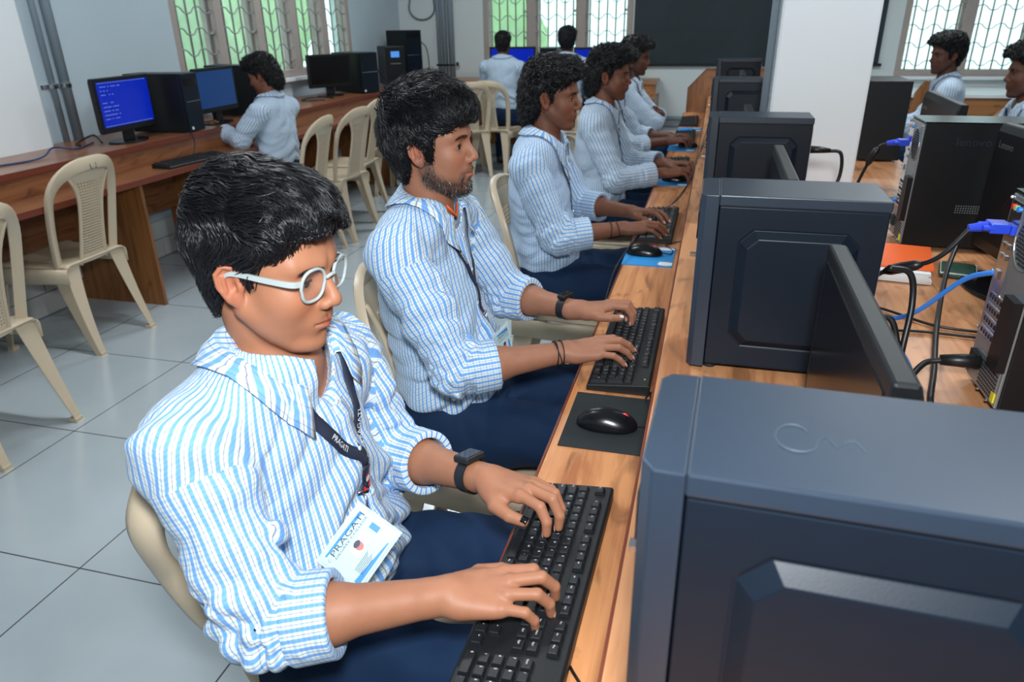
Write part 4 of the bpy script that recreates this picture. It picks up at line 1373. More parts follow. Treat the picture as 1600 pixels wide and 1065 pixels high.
# ------------------------------------------------------------------ computers
def octo(x0, x1, z0, z1, c): return [(x0 + c, z0), (x1 - c, z0), (x1, z0 + c), (x1, z1 - c), (x1 - c, z1), (x0 + c, z1), (x0, z1 - c), (x0, z0 + c)]
TW, TD, TH = .146, .289, .318
def make_tower(label, W=TW, D=TD, Hh=TH, group='black towers along the long desk'):
    """front faces -X, origin at the base centre, raised side panel on both sides"""
    t = thing('computer_tower', label, 'computer', (0, 0, 0), 0, group)
    x0, x1 = -D / 2, D / 2; y = W / 2
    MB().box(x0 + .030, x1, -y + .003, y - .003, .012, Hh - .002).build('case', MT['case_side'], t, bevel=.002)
    MB().box(x0 + .029, x1 + .001, -y, y, Hh - .018, Hh).build('top_cover', MT['case'], t, bevel=.0022)
    # front bezel, slightly waisted
    prof = [(-y, 0), (-y + .001, -.022), (-y + .012, -.030), (y - .012, -.030), (y - .001, -.022), (y, 0)]
    bz = MB().prism([(x0 + .029 + b_, a) for a, b_ in prof], .006, Hh - .001, 'z').build('front_bezel', MT['case'], t, bevel=.0015)
    m = MB()
    m.box(x0 - .003, x0 + .002, -y + .02, y - .02, Hh - .075, Hh - .035)
    m.build('drive_bay', MT['black_gl'], bz)
    MB().cyl((x0 - .004, y - .03, Hh - .10), (x0 + .002, y - .03, Hh - .10), .007).build('power_button', MT['black_gl'], bz)
    MB().box(x0 - .012, x0 + .002, -.005, .006, .19, .196).build('usb_plug', MT['chrome'], bz)
    for s in (-1, 1):
        m = MB()
        yo = s * (y - .003)
        def P(a, b_, d): return (a, yo + s * d, b_)
        X0, X1, Z0, Z1 = x0 + .031, x1 - .002, .016, Hh - .020
        outer = [(X0, Z0), (X1, Z0), (X1, Z1), (X0, Z1)]
        o1 = octo(X0 + .034, X1 - .032, Z0 + .036, Z1 - .034, .022)
        o2 = octo(X0 + .037, X1 - .035, Z0 + .039, Z1 - .037, .021)
        o3 = octo(X0 + .049, X1 - .047, Z0 + .051, Z1 - .049, .017)
        o4 = octo(X0 + .0505, X1 - .0485, Z0 + .0525, Z1 - .0505, .0165)
        v = [P(a, b_, 0) for a, b_ in outer] + [P(a, b_, .0022) for a, b_ in outer]
        base = len(v)
        for oc, d in ((o1, .0022), (o2, .0010), (o3, .0110), (o4, .0115)): v += [P(a, b_, d) for a, b_ in oc]
        f = [(k, (k + 1) % 4, 4 + (k + 1) % 4, 4 + k) for k in range(4)]
        # plate face around the octagon
        O = lambda k: base + (k % 8)
        # corners of plate: 4:(X0,Z0) 5:(X1,Z0) 6:(X1,Z1) 7:(X0,Z1); octagon idx 0,1 bottom; 2,3 right; 4,5 top; 6,7 left
        f += [(4, 5, O(1), O(0)), (5, O(2), O(1)), (5, 6, O(3), O(2)), (6, O(4), O(3)), (6, 7, O(5), O(4)), (7, O(6), O(5)), (7, 4, O(7), O(6)), (4, O(0), O(7))]
        for r in range(3):
            for k in range(8):
                a, b_ = base + r * 8 + k, base + r * 8 + (k + 1) % 8
                f.append((a, b_, b_ + 8, a + 8))
        f.append(tuple(base + 24 + k for k in range(8)))
        if s > 0: f = [tuple(reversed(q)) for q in f]
        m.add(v, f)
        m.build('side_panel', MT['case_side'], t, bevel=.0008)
    m = MB()
    for sx in (-1, 1):
        for sy in (-1, 1): m.cyl((sx * (D / 2 - .04), sy * (y - .025), 0), (sx * (D / 2 - .04), sy * (y - .025), .013), .012)
    m.build('foot', MT['matte'], t)
    # rear sockets
    r = MB(); xr = x1
    r.box(xr, xr + .002, -y + .012, -y + .055, Hh - .17, Hh - .03)
    r.build('socket_plate', MT['steel'], t)
    MB().box(xr, xr + .010, -y + .02, -y + .05, .03, .055).build('power_socket', MT['matte'], t)
    return t
def place(root, x, y, z, deg, label=None):
    root.location = (x, y, z); root.rotation_euler = (0, 0, math.radians(deg))
    if label: root['label'] = label
    return root
tw = make_tower('')
place(tw, .122, .470, ZT, -1.8, 'large black computer tower nearest the camera at the lower right')
place(dup(tw, (0, 0, 0), 0), .138, 1.292, ZT, 0, 'black computer tower with raised side panel right of the black mouse pad')
place(dup(tw, (0, 0, 0), 0), .132, 2.33, ZT, 0, 'black computer tower just in front of the white pillar, third along the desk')
place(dup(tw, (0, 0, 0), 0), .125, 3.78, ZT, 0, 'black computer tower left of the white pillar, fourth along the desk')
place(dup(tw, (0, 0, 0), 0), .135, 5.5, ZT, 0, 'black computer tower at the far end of the long desk, under the blackboard')
# handwriting scratched on the nearest tower's cover: a faint chalk squiggle
pts = [(.075 + .010 * math.cos(a) * (1 + .1 * a), .462 + .018 * math.sin(a), ZT + TH + .0004) for a in np.linspace(.6, 5.6, 18)] + [(.090 + .006 * k, .462 + .008 * math.sin(k * 2.2), ZT + TH + .0002) for k in range(6)]
tag(MB().tube(pts, .0005, 4).build('chalk_mark', MT['chalk']), 'faint scribbled mark on the cover of the nearest tower', 'mark')

def make_monitor(label, W=.43, Hh=.25, th=.030, screen='screen_off', group=None, z0=.045, lenovo=False, tilt=0, lines=False):
    """screen faces -X, origin at the stand's base"""
    t = thing('monitor', label, 'monitor', (0, 0, 0), 0, group)
    ca, sa = math.cos(math.radians(tilt)), math.sin(math.radians(tilt))
    T = Matrix(((ca, 0, sa, 0), (0, 1, 0, 0), (-sa, 0, ca, z0), (0, 0, 0, 1)))
    def tr(m): m.v = [tuple(T @ Vector(p)) for p in m.v]; return m
    prof = [(-th / 2, 0), (-th / 2, Hh), (th * .30, Hh), (th * .5, Hh - .02), (th * .5, .03), (th * .30, 0)]
    tr(MB().prism([(a, b_) for a, b_ in prof], -W / 2, W / 2, 'y')).build('housing', MT['black'], t, bevel=.004)
    sc = tr(MB().box(-th / 2 - .0012, -th / 2 + .004, -W / 2 + .020, W / 2 - .020, .030, Hh - .020)).build('screen', MT[screen], t)
    if lines:
        m = MB(); rg = np.random.RandomState(4)
        for k in range(9):
            if k in (3,): continue
            z = Hh - .045 - .020 * k; w = .05 + .11 * rg.rand()
            for q in range(int(w / .012)):
                if rg.rand() > .25: m.box(-th / 2 - .0020, -th / 2 - .0013, W / 2 - .04 - .012 * q - .009, W / 2 - .04 - .012 * q, z, z + .0035)
        for zz in (.034, Hh - .026):
            for q in range(20): m.box(-th / 2 - .0020, -th / 2 - .0013, W / 2 - .03 - .019 * q - .012, W / 2 - .03 - .019 * q, zz, zz + .003)
        tr(m).build('screen_text', MT['scr_txt'], sc)
    MB().box(.0, .028, -.035, .035, .01, z0 + .09).build('stand_neck', MT['black'], t, bevel=.004)
    g = MB(); n = 28
    ring = [(.02 + .085 * math.cos(a), .125 * math.sin(a)) for a in np.linspace(0, 2 * PI, n, endpoint=False)]
    g.prism(ring, 0, .010, 'z'); g.build('stand_base', MT['black_gl'], t, bevel=.003)
    if lenovo:
        v, f = text_geo('Lenovo', .024)
        # lettering on the back (faces +X): x runs toward +Y
        tr(MB().add([(th * .5 + .0006, W / 2 - .02 - a * 1.0 if False else -W / 2 + .02 + a, Hh - .055 + b_) for a, b_, c in v], f)).build('maker_name', MT['steel'], t)
        m = MB()
        for r in np.linspace(.05, .14, 7):
            m.tube([(th * .5, .02 + r * math.cos(a), .09 + r * math.sin(a) * .8) for a in np.linspace(.2, PI - .2, 24)], .0012, 4)
        tr(m).build('embossed_arcs', MT['black'], t)
    return t
mon = make_monitor('')
MG = 'dark monitors of the typing row'
place(mon, .185, .83, ZT, 0, 'dark monitor seen edge-on between the nearest and second tower')
place(dup(mon, (0, 0, 0), 0), .163, 1.70, ZT, 0, 'dark monitor seen edge-on in front of the third tower')
place(dup(mon, (0, 0, 0), 0), .118, 2.62, ZT, 0, 'dark monitor seen edge-on beside the white pillar')
place(dup(mon, (0, 0, 0), 0), .140, 4.5, ZT, 0, 'dark monitor behind the fourth tower, mostly hidden')
for q in bpy.data.objects:
    if q.name.startswith('monitor') and q.parent is None: q['group'] = MG

# ---- far side of the long desk: towers turned with their backs to the pillar side
def make_back_tower(label, W=.142, D=.29, Hh=.330, vents=True):
    """rear (socket) plate faces -X, side with vents faces -Y"""
    t = thing('computer_tower', label, 'computer', (0, 0, 0), 0, 'towers with their socket side showing')
    x0, x1 = -D / 2, D / 2; y = W / 2
    MB().box(x0 + .004, x1 - .02, -y, y, .010, Hh).build('case', MT['black'], t, bevel=.002)
    MB().box(x1 - .02, x1, -y, y, .010, Hh).build('front_bezel', MT['black_gl'], t, bevel=.004)
    MB().box(x0 + .002, x1 - .02, -y - .001, y + .001, Hh, Hh + .0025).build('top_cover', MT['black_gl'], t)
    pl = MB().box(x0, x0 + .005, -y + .004, y - .004, .014, Hh - .004).build('rear_plate', MT['steel'], t, bevel=.001)
    # socket block along the inner edge, top to bottom (plate local: y, z)
    def rb(name, a, b_, c, d, mat, out=.004, par=pl): return MB().box(x0 - out, x0 + .001, a, b_, c, d).build(name, MT[mat], par)
    yy = y - .010
    rb('io_shield', yy - .042, yy, Hh - .165, Hh - .012, 'chrome', .001)
    m = MB()
    for k, (c, mt) in enumerate((('red', 0), ('leaf', 1), ('cable_blue', 2))): m.cyl((x0 - .004, yy - .009 - .011 * k, Hh - .022), (x0, yy - .009 - .011 * k, Hh - .022), .0042, 12, k)
    m.build('audio_jack', [MT['red'], MT['leaf'], MT['cable_blue']], pl)
    rb('vga_socket', yy - .034, yy - .006, Hh - .062, Hh - .048, 'vga', .006)
    m = MB()
    for k in range(4): m.box(x0 - .004, x0, yy - .034 + .016 * (k % 2), yy - .022 + .016 * (k % 2), Hh - .085 - .018 * (k // 2), Hh - .078 - .018 * (k // 2))
    m.build('usb_socket', MT['chrome'], pl)
    rb('network_socket', yy - .022, yy - .006, Hh - .138, Hh - .124, 'chrome', .004)
    # fan grille made of a honeycomb of small holes
    m = MB(); cy, cz, R = -y + .045, Hh - .060, .038
    for a in range(-6, 7):
        for b_ in range(-6, 7):
            u = a * .0066 + (b_ % 2) * .0033; w = b_ * .0058
            if u * u + w * w < R * R: m.tube([(x0 - .0006, cy + u, cz + w), (x0 + .001, cy + u, cz + w)], .0026, 6)
    m.build('fan_grille', MT['matte'], pl)
    m = MB(); m.tube([(x0 - .002, cy + R * 1.08 * math.cos(a), cz + R * 1.08 * math.sin(a)) for a in np.linspace(0, 2 * PI, 25)], .0012, 5)
    m.build('grille_ring', MT['steel'], pl)
    for k in range(4):
        z = .155 - .020 * k
        MB().box(x0 - .0015, x0, -y + .055, y - .012, z, z + .015).build('slot_cover', MT['chrome'], pl)
        mm = MB()
        for q in range(6): mm.box(x0 - .0022, x0 - .0014, -y + .062 + .011 * q, -y + .067 + .011 * q, z + .004, z + .011)
        mm.build('slot_vent', MT['matte'], pl)
    rb('slot_latch', -y + .004, -y + .045, .075, .19, 'black', .012)
    rb('power_supply_plate', -y + .012, y - .012, .018, .072, 'steel', .001)
    m = MB()
    for a in range(11):
        for b_ in range(7):
            m.tube([(x0 - .0017, -y + .018 + .0065 * a, .023 + .0065 * b_), (x0, -y + .018 + .0065 * a, .023 + .0065 * b_)], .0022, 6)
    m.build('power_supply_vent', MT['matte'], pl)
    rb('power_socket', y - .050, y - .018, .040, .066, 'matte', .008)
    rb('warning_sticker', -y + .010, -y + .022, .020, .036, 'yellow', .0022)
    m = MB()
    for a, b_ in ((y - .006, .02), (y - .006, .10), (y - .006, .2), (y - .006, Hh - .01), (-y + .008, Hh - .01), (-y + .03, .016), (0, .016)): m.sphere((x0 - .002, a, b_), .003, 8, 6)
    m.build('screw', MT['chrome'], pl)
    if vents:
        s = MB()
        for (cx, cz, nx, nz) in ((-.03, .105, 14, 4), (.045, .125, 12, 9)):
            for a in range(nx):
                for b_ in range(nz): s.tube([(cx + .0058 * a, -y - .0006, cz + .0058 * b_), (cx + .0058 * a, -y + .001, cz + .0058 * b_)], .0018, 6)
        s.build('side_vent', MT['steel'], t)
    return t
bt = make_back_tower('')
place(bt, .612, 1.222, ZT, 1, 'black tower at the right edge with its grey socket plate and blue plug showing')
place(dup(bt, (0, 0, 0), 0), .665, 2.17, ZT, 0, 'black tower right of the pillar with a blue plug in its back')
tb = [c for c in kids(bt) if c.name.startswith('side_vent')]
# tower lettering on the middle one
v, f = text_geo('lenovo', .030)
MB().add([(.600 + a, 2.17 - .0718, ZT + .275 + b_) for a, b_, c in v], f).build('maker_name', MT['case'], None)
o = bpy.data.objects['maker_name'] if 'maker_name' in bpy.data.objects else None
for q in list(bpy.data.objects):
    if q.name.startswith('maker_name') and q.parent is None:
        par = [r for r in bpy.data.objects if r.parent is None and r.get('label', '').startswith('black tower right of the pillar')][0]
        q.parent = par; q.matrix_parent_inverse = Matrix.Translation(Vector((-.665, -2.17, -ZT)))
# monitors of the facing row: backs toward the typing students
mo = make_monitor('', W=.46, Hh=.30, lenovo=True, th=.028, group='monitors of the facing row')
place(mo, .70, 1.79, ZT, 186, 'dark monitor with embossed arcs on its back, right edge, between the two socket-side towers')
mo2 = dup(mo, (0, 0, 0), 0); place(mo2, .69, 2.62, ZT, 178, 'monitor whose top edge shows above the middle socket-side tower')

# ------------------------------------------------------------------ left wall and back wall machines
t = make_monitor('', W=.44, Hh=.275, screen='screen', group='lit monitors', lines=True, z0=.065)
place(t, -3.10, 3.41, ZT, 184, 'lit blue monitor with lines of text nearest on the left wall desk')
t = make_monitor('', W=.42, Hh=.265, screen='screen2', group='lit monitors', z0=.075)
place(t, -3.08, 4.18, ZT, 182, 'dim blue monitor on the left desk in front of the long-haired student')
t = make_monitor('', W=.42, Hh=.265, group='dark monitors left', z0=.075)
place(t, -3.22, 5.95, ZT, 150, 'dark switched-off monitor on the left desk, beyond the long-haired student')
def old_tower(label, x, y, deg, W=.17, D=.36, Hh=.33):
    t = thing('computer_tower', label, 'computer', (x, y, ZT), math.radians(deg), 'plain black towers on the wall desks')
    MB().box(-D / 2, D / 2 - .02, -W / 2, W / 2, .008, Hh).build('case', MT['black'], t, bevel=.003)
    b_ = MB().box(D / 2 - .02, D / 2, -W / 2, W / 2, .004, Hh - .002).build('front_bezel', MT['case_side'], t, bevel=.004)
    MB().box(D / 2, D / 2 + .003, -W / 2 + .01, W / 2 - .01, Hh * .52, Hh * .53).build('silver_strip', MT['chrome'], b_)
    MB().box(D / 2, D / 2 + .002, -W / 2 + .02, W / 2 - .02, Hh - .07, Hh - .03).build('drive_bay', MT['black_gl'], b_)
    MB().cyl((D / 2, -W / 2 + .03, .025), (D / 2 + .002, -W / 2 + .03, .025), .009).build('round_sticker', MT['paper'], b_)
    return t
old_tower('black tower between the two lit monitors on the left desk', -3.16, 3.80, 8)
old_tower('black tower behind the head of the long-haired student', -3.22, 4.62, 5)
old_tower('black tower beside the dark monitor on the left desk', -3.16, 6.32, -22, W=.20, D=.38, Hh=.34)
old_tower('tall black tower at the corner of the left desk, at the back', -3.22, 7.62, -30, W=.20, D=.34, Hh=.50)
old_tower('plain black tower standing just right of the white pillar', .70, 3.60, 90, W=.165, D=.30, Hh=.33)
t = thing('backup_power_unit', 'black backup power unit with a small glowing display in the corner', 'power unit', (-3.20, 7.22, ZT), math.radians(-52))
MB().box(-.17, .17, -.10, .10, 0, .36).build('case', MT['black'], t, bevel=.006)
MB().box(.17, .173, -.045, .04, .26, .315).build('display', MT['ups_led'], t)
MB().box(.17, .172, -.05, .05, .20, .206).build('button_strip', MT['steel'], t)
# monitors on the back desk (face -Y)
t = make_monitor('', W=.50, Hh=.30, screen='screen', group='lit monitors back'); place(t, -2.10, 7.86, ZT - .02, 90, 'lit blue monitor on the back desk behind the head of the student seen from behind')
t = make_monitor('', W=.46, Hh=.29, screen='screen', group='lit monitors back'); place(t, -1.22, 7.86, ZT - .02, 90, 'lit blue monitor on the back desk behind the third student\'s hair')
old_tower('narrow black tower on the back desk between the two lit monitors', -1.68, 7.83, -90, W=.17, D=.3, Hh=.32)
tag(MB().box(-1.85, -1.58, 7.50, 7.62, ZS, ZS + .006).build('mouse_pad', MT['pad_blue'], bevel=.001), 'blue pad on the back desk beside the student seen from behind', 'mouse pad')
t = thing('storage_bin', 'blue plastic bin on the floor under the left desk at the back', 'bin', (-2.55, 6.62, 0))
MB().box(-.15, .15, -.15, .15, 0, .30).build('body', MT['bin'], t, bevel=.01)
MB().box(-.16, .16, -.16, .16, .28, .30).build('rim', MT['bin'], t, bevel=.004)

# ------------------------------------------------------------------ keyboards
# rows: list of (x position in key units, width, legend); row 0 nearest the user
def key_layout():
    K = []
    def row(r, items, x=0.0, y=None):
        for it in items:
            w, s = it if isinstance(it, tuple) else (1, it)
            if s is not None: K.append((x + w / 2, r if y is None else y, w, s))
            x += w
    row(0, [(1.25, 'Ctrl'), (1.25, 'Win'), (1.25, 'Alt'), (6.25, ''), (1.25, 'Alt'), (1.25, 'Fn'), (1.25, '='), (1.25, 'Ctrl')])
    row(1, [(2.25, 'Shift')] + list('ZXCVBNM,./') + [(2.75, 'Shift')])
    row(2, [(1.75, 'Caps')] + list("ASDFGHJKL;'") + [(2.25, 'Enter')])
    row(3, [(1.5, 'Tab')] + list('QWERTYUIOP[]') + [(1.5, '\\')])
    row(4, list('`1234567890-=') + [(2, 'Backspace')])
    row(5.45, ['Esc', (1, None), 'F1', 'F2', 'F3', 'F4', (.5, None), 'F5', 'F6', 'F7', 'F8', (.5, None), 'F9', 'F10', 'F11', 'F12'])
    row(5.45, ['Prt', 'Scr', 'Pau'], 15.4); row(4, ['Ins', 'Hom', 'PgU'], 15.4); row(3, ['Del', 'End', 'PgD'], 15.4)
    row(1, ['^'], 16.4); row(0, ['<', 'v', '>'], 15.4)
    row(4, ['Num', '/', '*', '-'], 18.8); row(3, ['7', '8', '9'], 18.8); row(2, ['4', '5', '6'], 18.8); row(1, ['1', '2', '3'], 18.8)
    row(0, [(2, '0'), '.'], 18.8); row(2.5, ['+'], 21.8); row(.5, ['Ent'], 21.8)
    return K
LEG = {}
def legend(s):
    if s not in LEG: LEG[s] = text_geo(s, .0046 if len(s) == 1 else .0034)
    return LEG[s]
def make_keyboard(label, detail=True, L=.446, Wd=.130):
    """local x: left to right for the user, y: away from the user"""
    t = thing('keyboard', label, 'keyboard', (0, 0, 0), 0, 'black keyboards')
    hz = lambda y: .014 + .012 * y / Wd
    m = MB(); p = [(0, 0), (Wd, 0), (Wd, .022), (Wd - .004, .0245), (.003, .0135), (0, .011)]
    m.prism(p, -L / 2, L / 2, 'x'); m.build('body', MT['keybase'], t, bevel=.0018)
    m = MB(); m.box(L / 2 - .030, L / 2 - .027, Wd - .014, Wd - .011, hz(Wd - .01) - .002, hz(Wd - .01) + .0004); m.build('indicator', MT['leaf'], t)
    u = (L - .016) / 22.8; v_ = (Wd - .014) / 6.6
    K = key_layout(); leg = MB(); allk = MB(); rest = MB()
    cnt = 0
    sl = math.atan(.012 / Wd)
    for (x, r, w, s) in K:
        cx = -L / 2 + .008 + x * u; cy = .006 + (r + .5) * v_
        tall = s in ('+', 'Ent')
        hx, hy = w * u / 2 - .0011, (v_ * (2 if tall else 1)) / 2 - .0011
        z = hz(cy) - .001
        mk = MB().frustum((0, 0, 0), (hx, hy), (hx - .0018, hy - .0022), .0068)
        Tm = Matrix.Translation((cx, cy, z)) @ Matrix.Rotation(sl, 4, 'X')
        mk.v = [tuple(Tm @ Vector(q)) for q in mk.v]
        if detail and cnt < 100: mk.build('key', MT['key'], t, bevel=.0006, seg=1)
        elif detail: rest.add(mk.v, mk.f)
        else: allk.add(mk.v, mk.f)
        cnt += 1
        if s and detail:
            tv, tf = legend(s)
            if len(tv):
                pp = [tuple(Tm @ Vector((a - hx + .0026, b_ + (-.001 if len(s) > 1 else .0), .00695))) for a, b_, c in tv]
                leg.add(pp, tf)
    if detail:
        leg.build('key_legends', MT['legend'], t)
        if rest.v: tag(rest.build('key', MT['key'], t), kind='stuff')
    else: allk.build('keys', MT['key'], t)
    return t
kb = make_keyboard('')
kb.name = 'keyboard'
def put_kb(o, xf, yc, deg=-90, z=ZS, label=None): return place(o, xf, yc, z, deg, label)
put_kb(kb, -.233, .742, -91, label='black keyboard under the hands of the student with spectacles')
put_kb(dup(kb, (0, 0, 0), 0), -.205, 1.548, -90, label='black keyboard under the hands of the bearded student')
kf = make_keyboard('', False)
put_kb(kf, -.228, 2.66, -90, label='black keyboard under the hands of the third student, before the torn blue pad')
put_kb(dup(kf, (0, 0, 0), 0), -.232, 3.81, -90, label='black keyboard under the hands of the fourth student')
put_kb(dup(kf, (0, 0, 0), 0), -.235, 4.84, -90, label='black keyboard under the hands of the fifth student')
put_kb(dup(kf, (0, 0, 0), 0), -.235, 5.62, -90, label='unused black keyboard at the far end of the long desk')
put_kb(dup(kf, (0, 0, 0), 0), -2.77, 3.52, 84, label='unused black keyboard on the left wall desk, in front of the lit monitor')

# ------------------------------------------------------------------ mice and pads
def make_mouse(label, accent=True):
    t = thing('mouse', label, 'mouse', (0, 0, 0), 0, 'black mice')
    def f(P):
        d = ell(P, (-.006, 0, .004), (.054, .0305, .033))
        d = smin(d, ell(P, (.02, 0, .004), (.036, .028, .022)), .01)
        return smax(d, -(P[:, 2] - .001), .003)
    V, Q = sdf_mesh(f, (-.08, -.05, -.02), (.08, .05, .06), .0022, newton=2)
    mesh_obj('shell', V, Q, MT['black_gl'], t)
    MB().tube([(.056 - .001, 0, .0085), (.040, 0, .0245), (.022, 0, .0315)], .0007, 4).build('button_seam', MT['matte'], t)
    m = MB(); m.sphere((.030, 0, .0245), (.0085, .0026, .0075), 14, 10); m.build('scroll_wheel', MT['red' if accent else 'matte'], t, smooth=True)
    return t
o = MB().box(-.150 / 2, .150 / 2, -.105, .105, 0, .003).build('mouse_pad', MT['pad'], bevel=.001)
tag(o, 'black cloth mouse pad between the first two keyboards', 'mouse pad'); o.location = (-.145, 1.205, ZS)
ms = make_mouse(''); place(ms, -.140, 1.185, ZS + .003, 2, 'black mouse with a red wheel on the black pad')
def torn_pad(name, x, y, sy, label, seed):
    rg = np.random.RandomState(seed)
    t = thing(name, label, 'mouse pad', (x, y, ZS))
    MB().box(-.078, .078, -sy / 2, sy / 2, 0, .003).build('base', MT['pad_blue'], t)
    for (a, b_, w, h_) in ((.05, sy / 2 - .02, .035, .018), (.055, -sy / 2 + .025, .030, .02)):
        n = 9
        poly = [(a + w * (.7 + .5 * rg.rand()) * math.cos(k * 2 * PI / n), b_ + h_ * (.6 + .6 * rg.rand()) * math.sin(k * 2 * PI / n)) for k in range(n)]
        poly = [(min(.077, max(-.077, p)), min(sy / 2 - .001, max(-sy / 2 + .001, q))) for p, q in poly]
        MB().prism(poly, .003, .0036, 'z').build('torn_patch', MT['paper'], t)
    return t
torn_pad('mouse_pad', -.160, 2.285, .21, 'torn blue mouse pad with white patches beside the third keyboard', 1)
place(dup(ms, (0, 0, 0), 0), -.175, 2.295, ZS + .003, 0, 'black mouse on the torn blue pad in front of the third student')
torn_pad('mouse_pad', -.165, 3.49, .21, 'blue mouse pad in front of the fourth student', 2)
place(dup(ms, (0, 0, 0), 0), -.150, 3.49, ZS + .003, 0, 'black mouse on the blue pad in front of the fourth student')
torn_pad('mouse_pad', -.165, 4.46, .22, 'blue mouse pad in front of the fifth student', 3)
place(dup(ms, (0, 0, 0), 0), -.130, 4.50, ZS + .003, 0, 'black mouse on the blue pad in front of the fifth student')
torn_pad('mouse_pad', -.150, 5.25, .16, 'small blue mouse pad at the far end of the long desk', 4)

# ------------------------------------------------------------------ cables and things on the far side of the long desk
def bez(pts, n=10):
    """smooth curve through the points (Catmull-Rom)"""
    P = [np.array(p, float) for p in pts]; P = [2 * P[0] - P[1]] + P + [2 * P[-1] - P[-2]]
    out = []
    for i in range(1, len(P) - 2):
        for t in np.linspace(0, 1, n, endpoint=False):
            a, b_, c, d = P[i - 1], P[i], P[i + 1], P[i + 2]
            out.append(.5 * ((2 * b_) + (-a + c) * t + (2 * a - 5 * b_ + 4 * c - d) * t * t + (-a + 3 * b_ - 3 * c + d) * t ** 3))
    out.append(P[-2]); return out
def cable(name, label, cat, pts, r, mat, group='cables on the long desk'):
    return tag(MB().tube(bez(pts), r, 8).build(name, MT[mat], smooth=True), label, cat, group)
zt = ZT + .006
# VGA cables into the socket-side towers
def vga(label, xs, ys, zs, pts):
    t = thing('video_cable', label, 'cable', (xs, ys, zs))
    m = MB(); m.box(-.034, -.006, -.016, .016, -.008, .008); m.build('blue_plug', MT['vga'], t, bevel=.002)
    m = MB(); m.cyl((-.044, -.0125, 0), (-.028, -.0125, 0), .0042); m.cyl((-.044, .0125, 0), (-.028, .0125, 0), .0042)
    m.tube([(-.060, 0, -.004), (-.034, 0, 0)], [.006, .0085], 10); m.build('plug_screws', MT['vga'], t)
    P = [(-.055, 0, -.003)] + [(a - xs, b_ - ys, c - zs) for a, b_, c in pts]
    MB().tube(bez(P), .0042, 8).build('lead', MT['cable'], t, smooth=True)
    q = bez(P); i = len(q) // 4
    MB().tube([q[i - 3], q[i - 2], q[i], q[i + 2], q[i + 3]], [.005, .009, .0095, .009, .005], 10).build('ferrite_bead', MT['cable'], t, smooth=True)
    return t
vga('black video cable with a blue plug in the socket-side tower at the right edge', .466, 1.262, 1.112, [(.37, 1.27, 1.05), (.30, 1.32, 1.0), (.29, 1.30, .93), (.30, 1.20, .86), (.31, 1.08, zt), (.30, .95, zt)])
vga('black video cable with a blue plug in the middle socket-side tower', .519, 2.19, 1.103, [(.44, 2.20, 1.08), (.41, 2.22, .98), (.40, 2.2, .88), (.42, 2.10, zt), (.46, 1.95, zt)])
cable('network_cable', 'blue network cable looping from the right-edge tower across the desk', 'cable', [(.466, 1.275, .965 + .07), (.44, 1.33, 1.0), (.40, 1.42, .90), (.36, 1.50, zt + .01), (.30, 1.50, zt + .004), (.28, 1.46, zt)], .0045, 'cable_blue')
cable('network_cable', 'blue network cable running down the desk between the black leads', 'cable', [(.28, 1.56, zt), (.33, 1.52, zt + .002), (.37, 1.44, zt), (.38, 1.30, zt), (.35, 1.15, zt), (.33, 1.02, zt), (.32, .9, zt)], .0045, 'cable_blue')
cable('network_cable', 'short blue network cable behind the middle socket-side tower', 'cable', [(.515, 2.2, .95), (.47, 2.25, .90), (.43, 2.4, zt), (.41, 2.7, zt)], .004, 'cable_blue')
t = thing('power_cable', 'thick black power cable plugged low into the right-edge tower', 'cable', (.462, 1.222, .888))
MB().tube([(.01, .02, 0), (-.02, .02, 0), (-.055, .02, -.002)], [.0115, .012, .009], 10).build('plug', MT['cable'], t, smooth=True)
MB().tube(bez([(-.05, .02, -.002), (-.08, .015, -.01), (-.11, -.03, -.03), (-.13, -.12, -.045), (-.135, -.25, -.047)]), .0052, 8).build('lead', MT['cable'], t, smooth=True)
for k, (lb, P) in enumerate((
    ('black power cable hanging from the back of the second tower', [(.30, 1.245, 1.04), (.335, 1.25, 1.03), (.345, 1.24, .98), (.335, 1.20, .90), (.325, 1.12, .85), (.32, 1.0, zt), (.315, .85, zt)]),
    ('second black lead beside the hanging power cable behind the second tower', [(.295, 1.24, .955), (.32, 1.24, .95), (.335, 1.22, .90), (.330, 1.14, .85), (.328, 1.0, zt), (.325, .86, zt)]),
    ('thin black lead crossing the desk toward the far monitor stand', [(.29, 1.62, zt), (.38, 1.60, zt), (.47, 1.52, zt), (.56, 1.50, zt)]),
    ('thin black lead curving beneath the blue cables', [(.29, 1.46, zt), (.36, 1.47, zt), (.44, 1.48, zt), (.55, 1.47, zt)]),
    ('black lead rising from the desk to the monitor at the right edge', [(.36, 1.0, zt), (.38, 1.15, zt), (.42, 1.30, zt), (.47, 1.50, zt + .01), (.52, 1.68, .90), (.56, 1.78, .95)]))):
    cable('lead_cable', lb, 'cable', P, .0052 if k < 2 or k == 4 else .003, 'cable')
t = thing('power_cable', 'black power cable plugged into the back of the third tower, beside the pillar', 'cable', (.277, 2.30, 1.06))
MB().tube([(0, 0, 0), (.03, 0, 0), (.06, 0, -.002)], [.011, .010, .006], 10).build('plug', MT['cable'], t, smooth=True)
MB().tube(bez([(.055, 0, -.002), (.09, 0, -.01), (.095, 0, -.08), (.06, -.01, -.15), (.0, -.01, -.19), (.03, -.05, -.2), (.06, -.05, -.215)]), .005, 8).build('lead', MT['cable'], t, smooth=True)
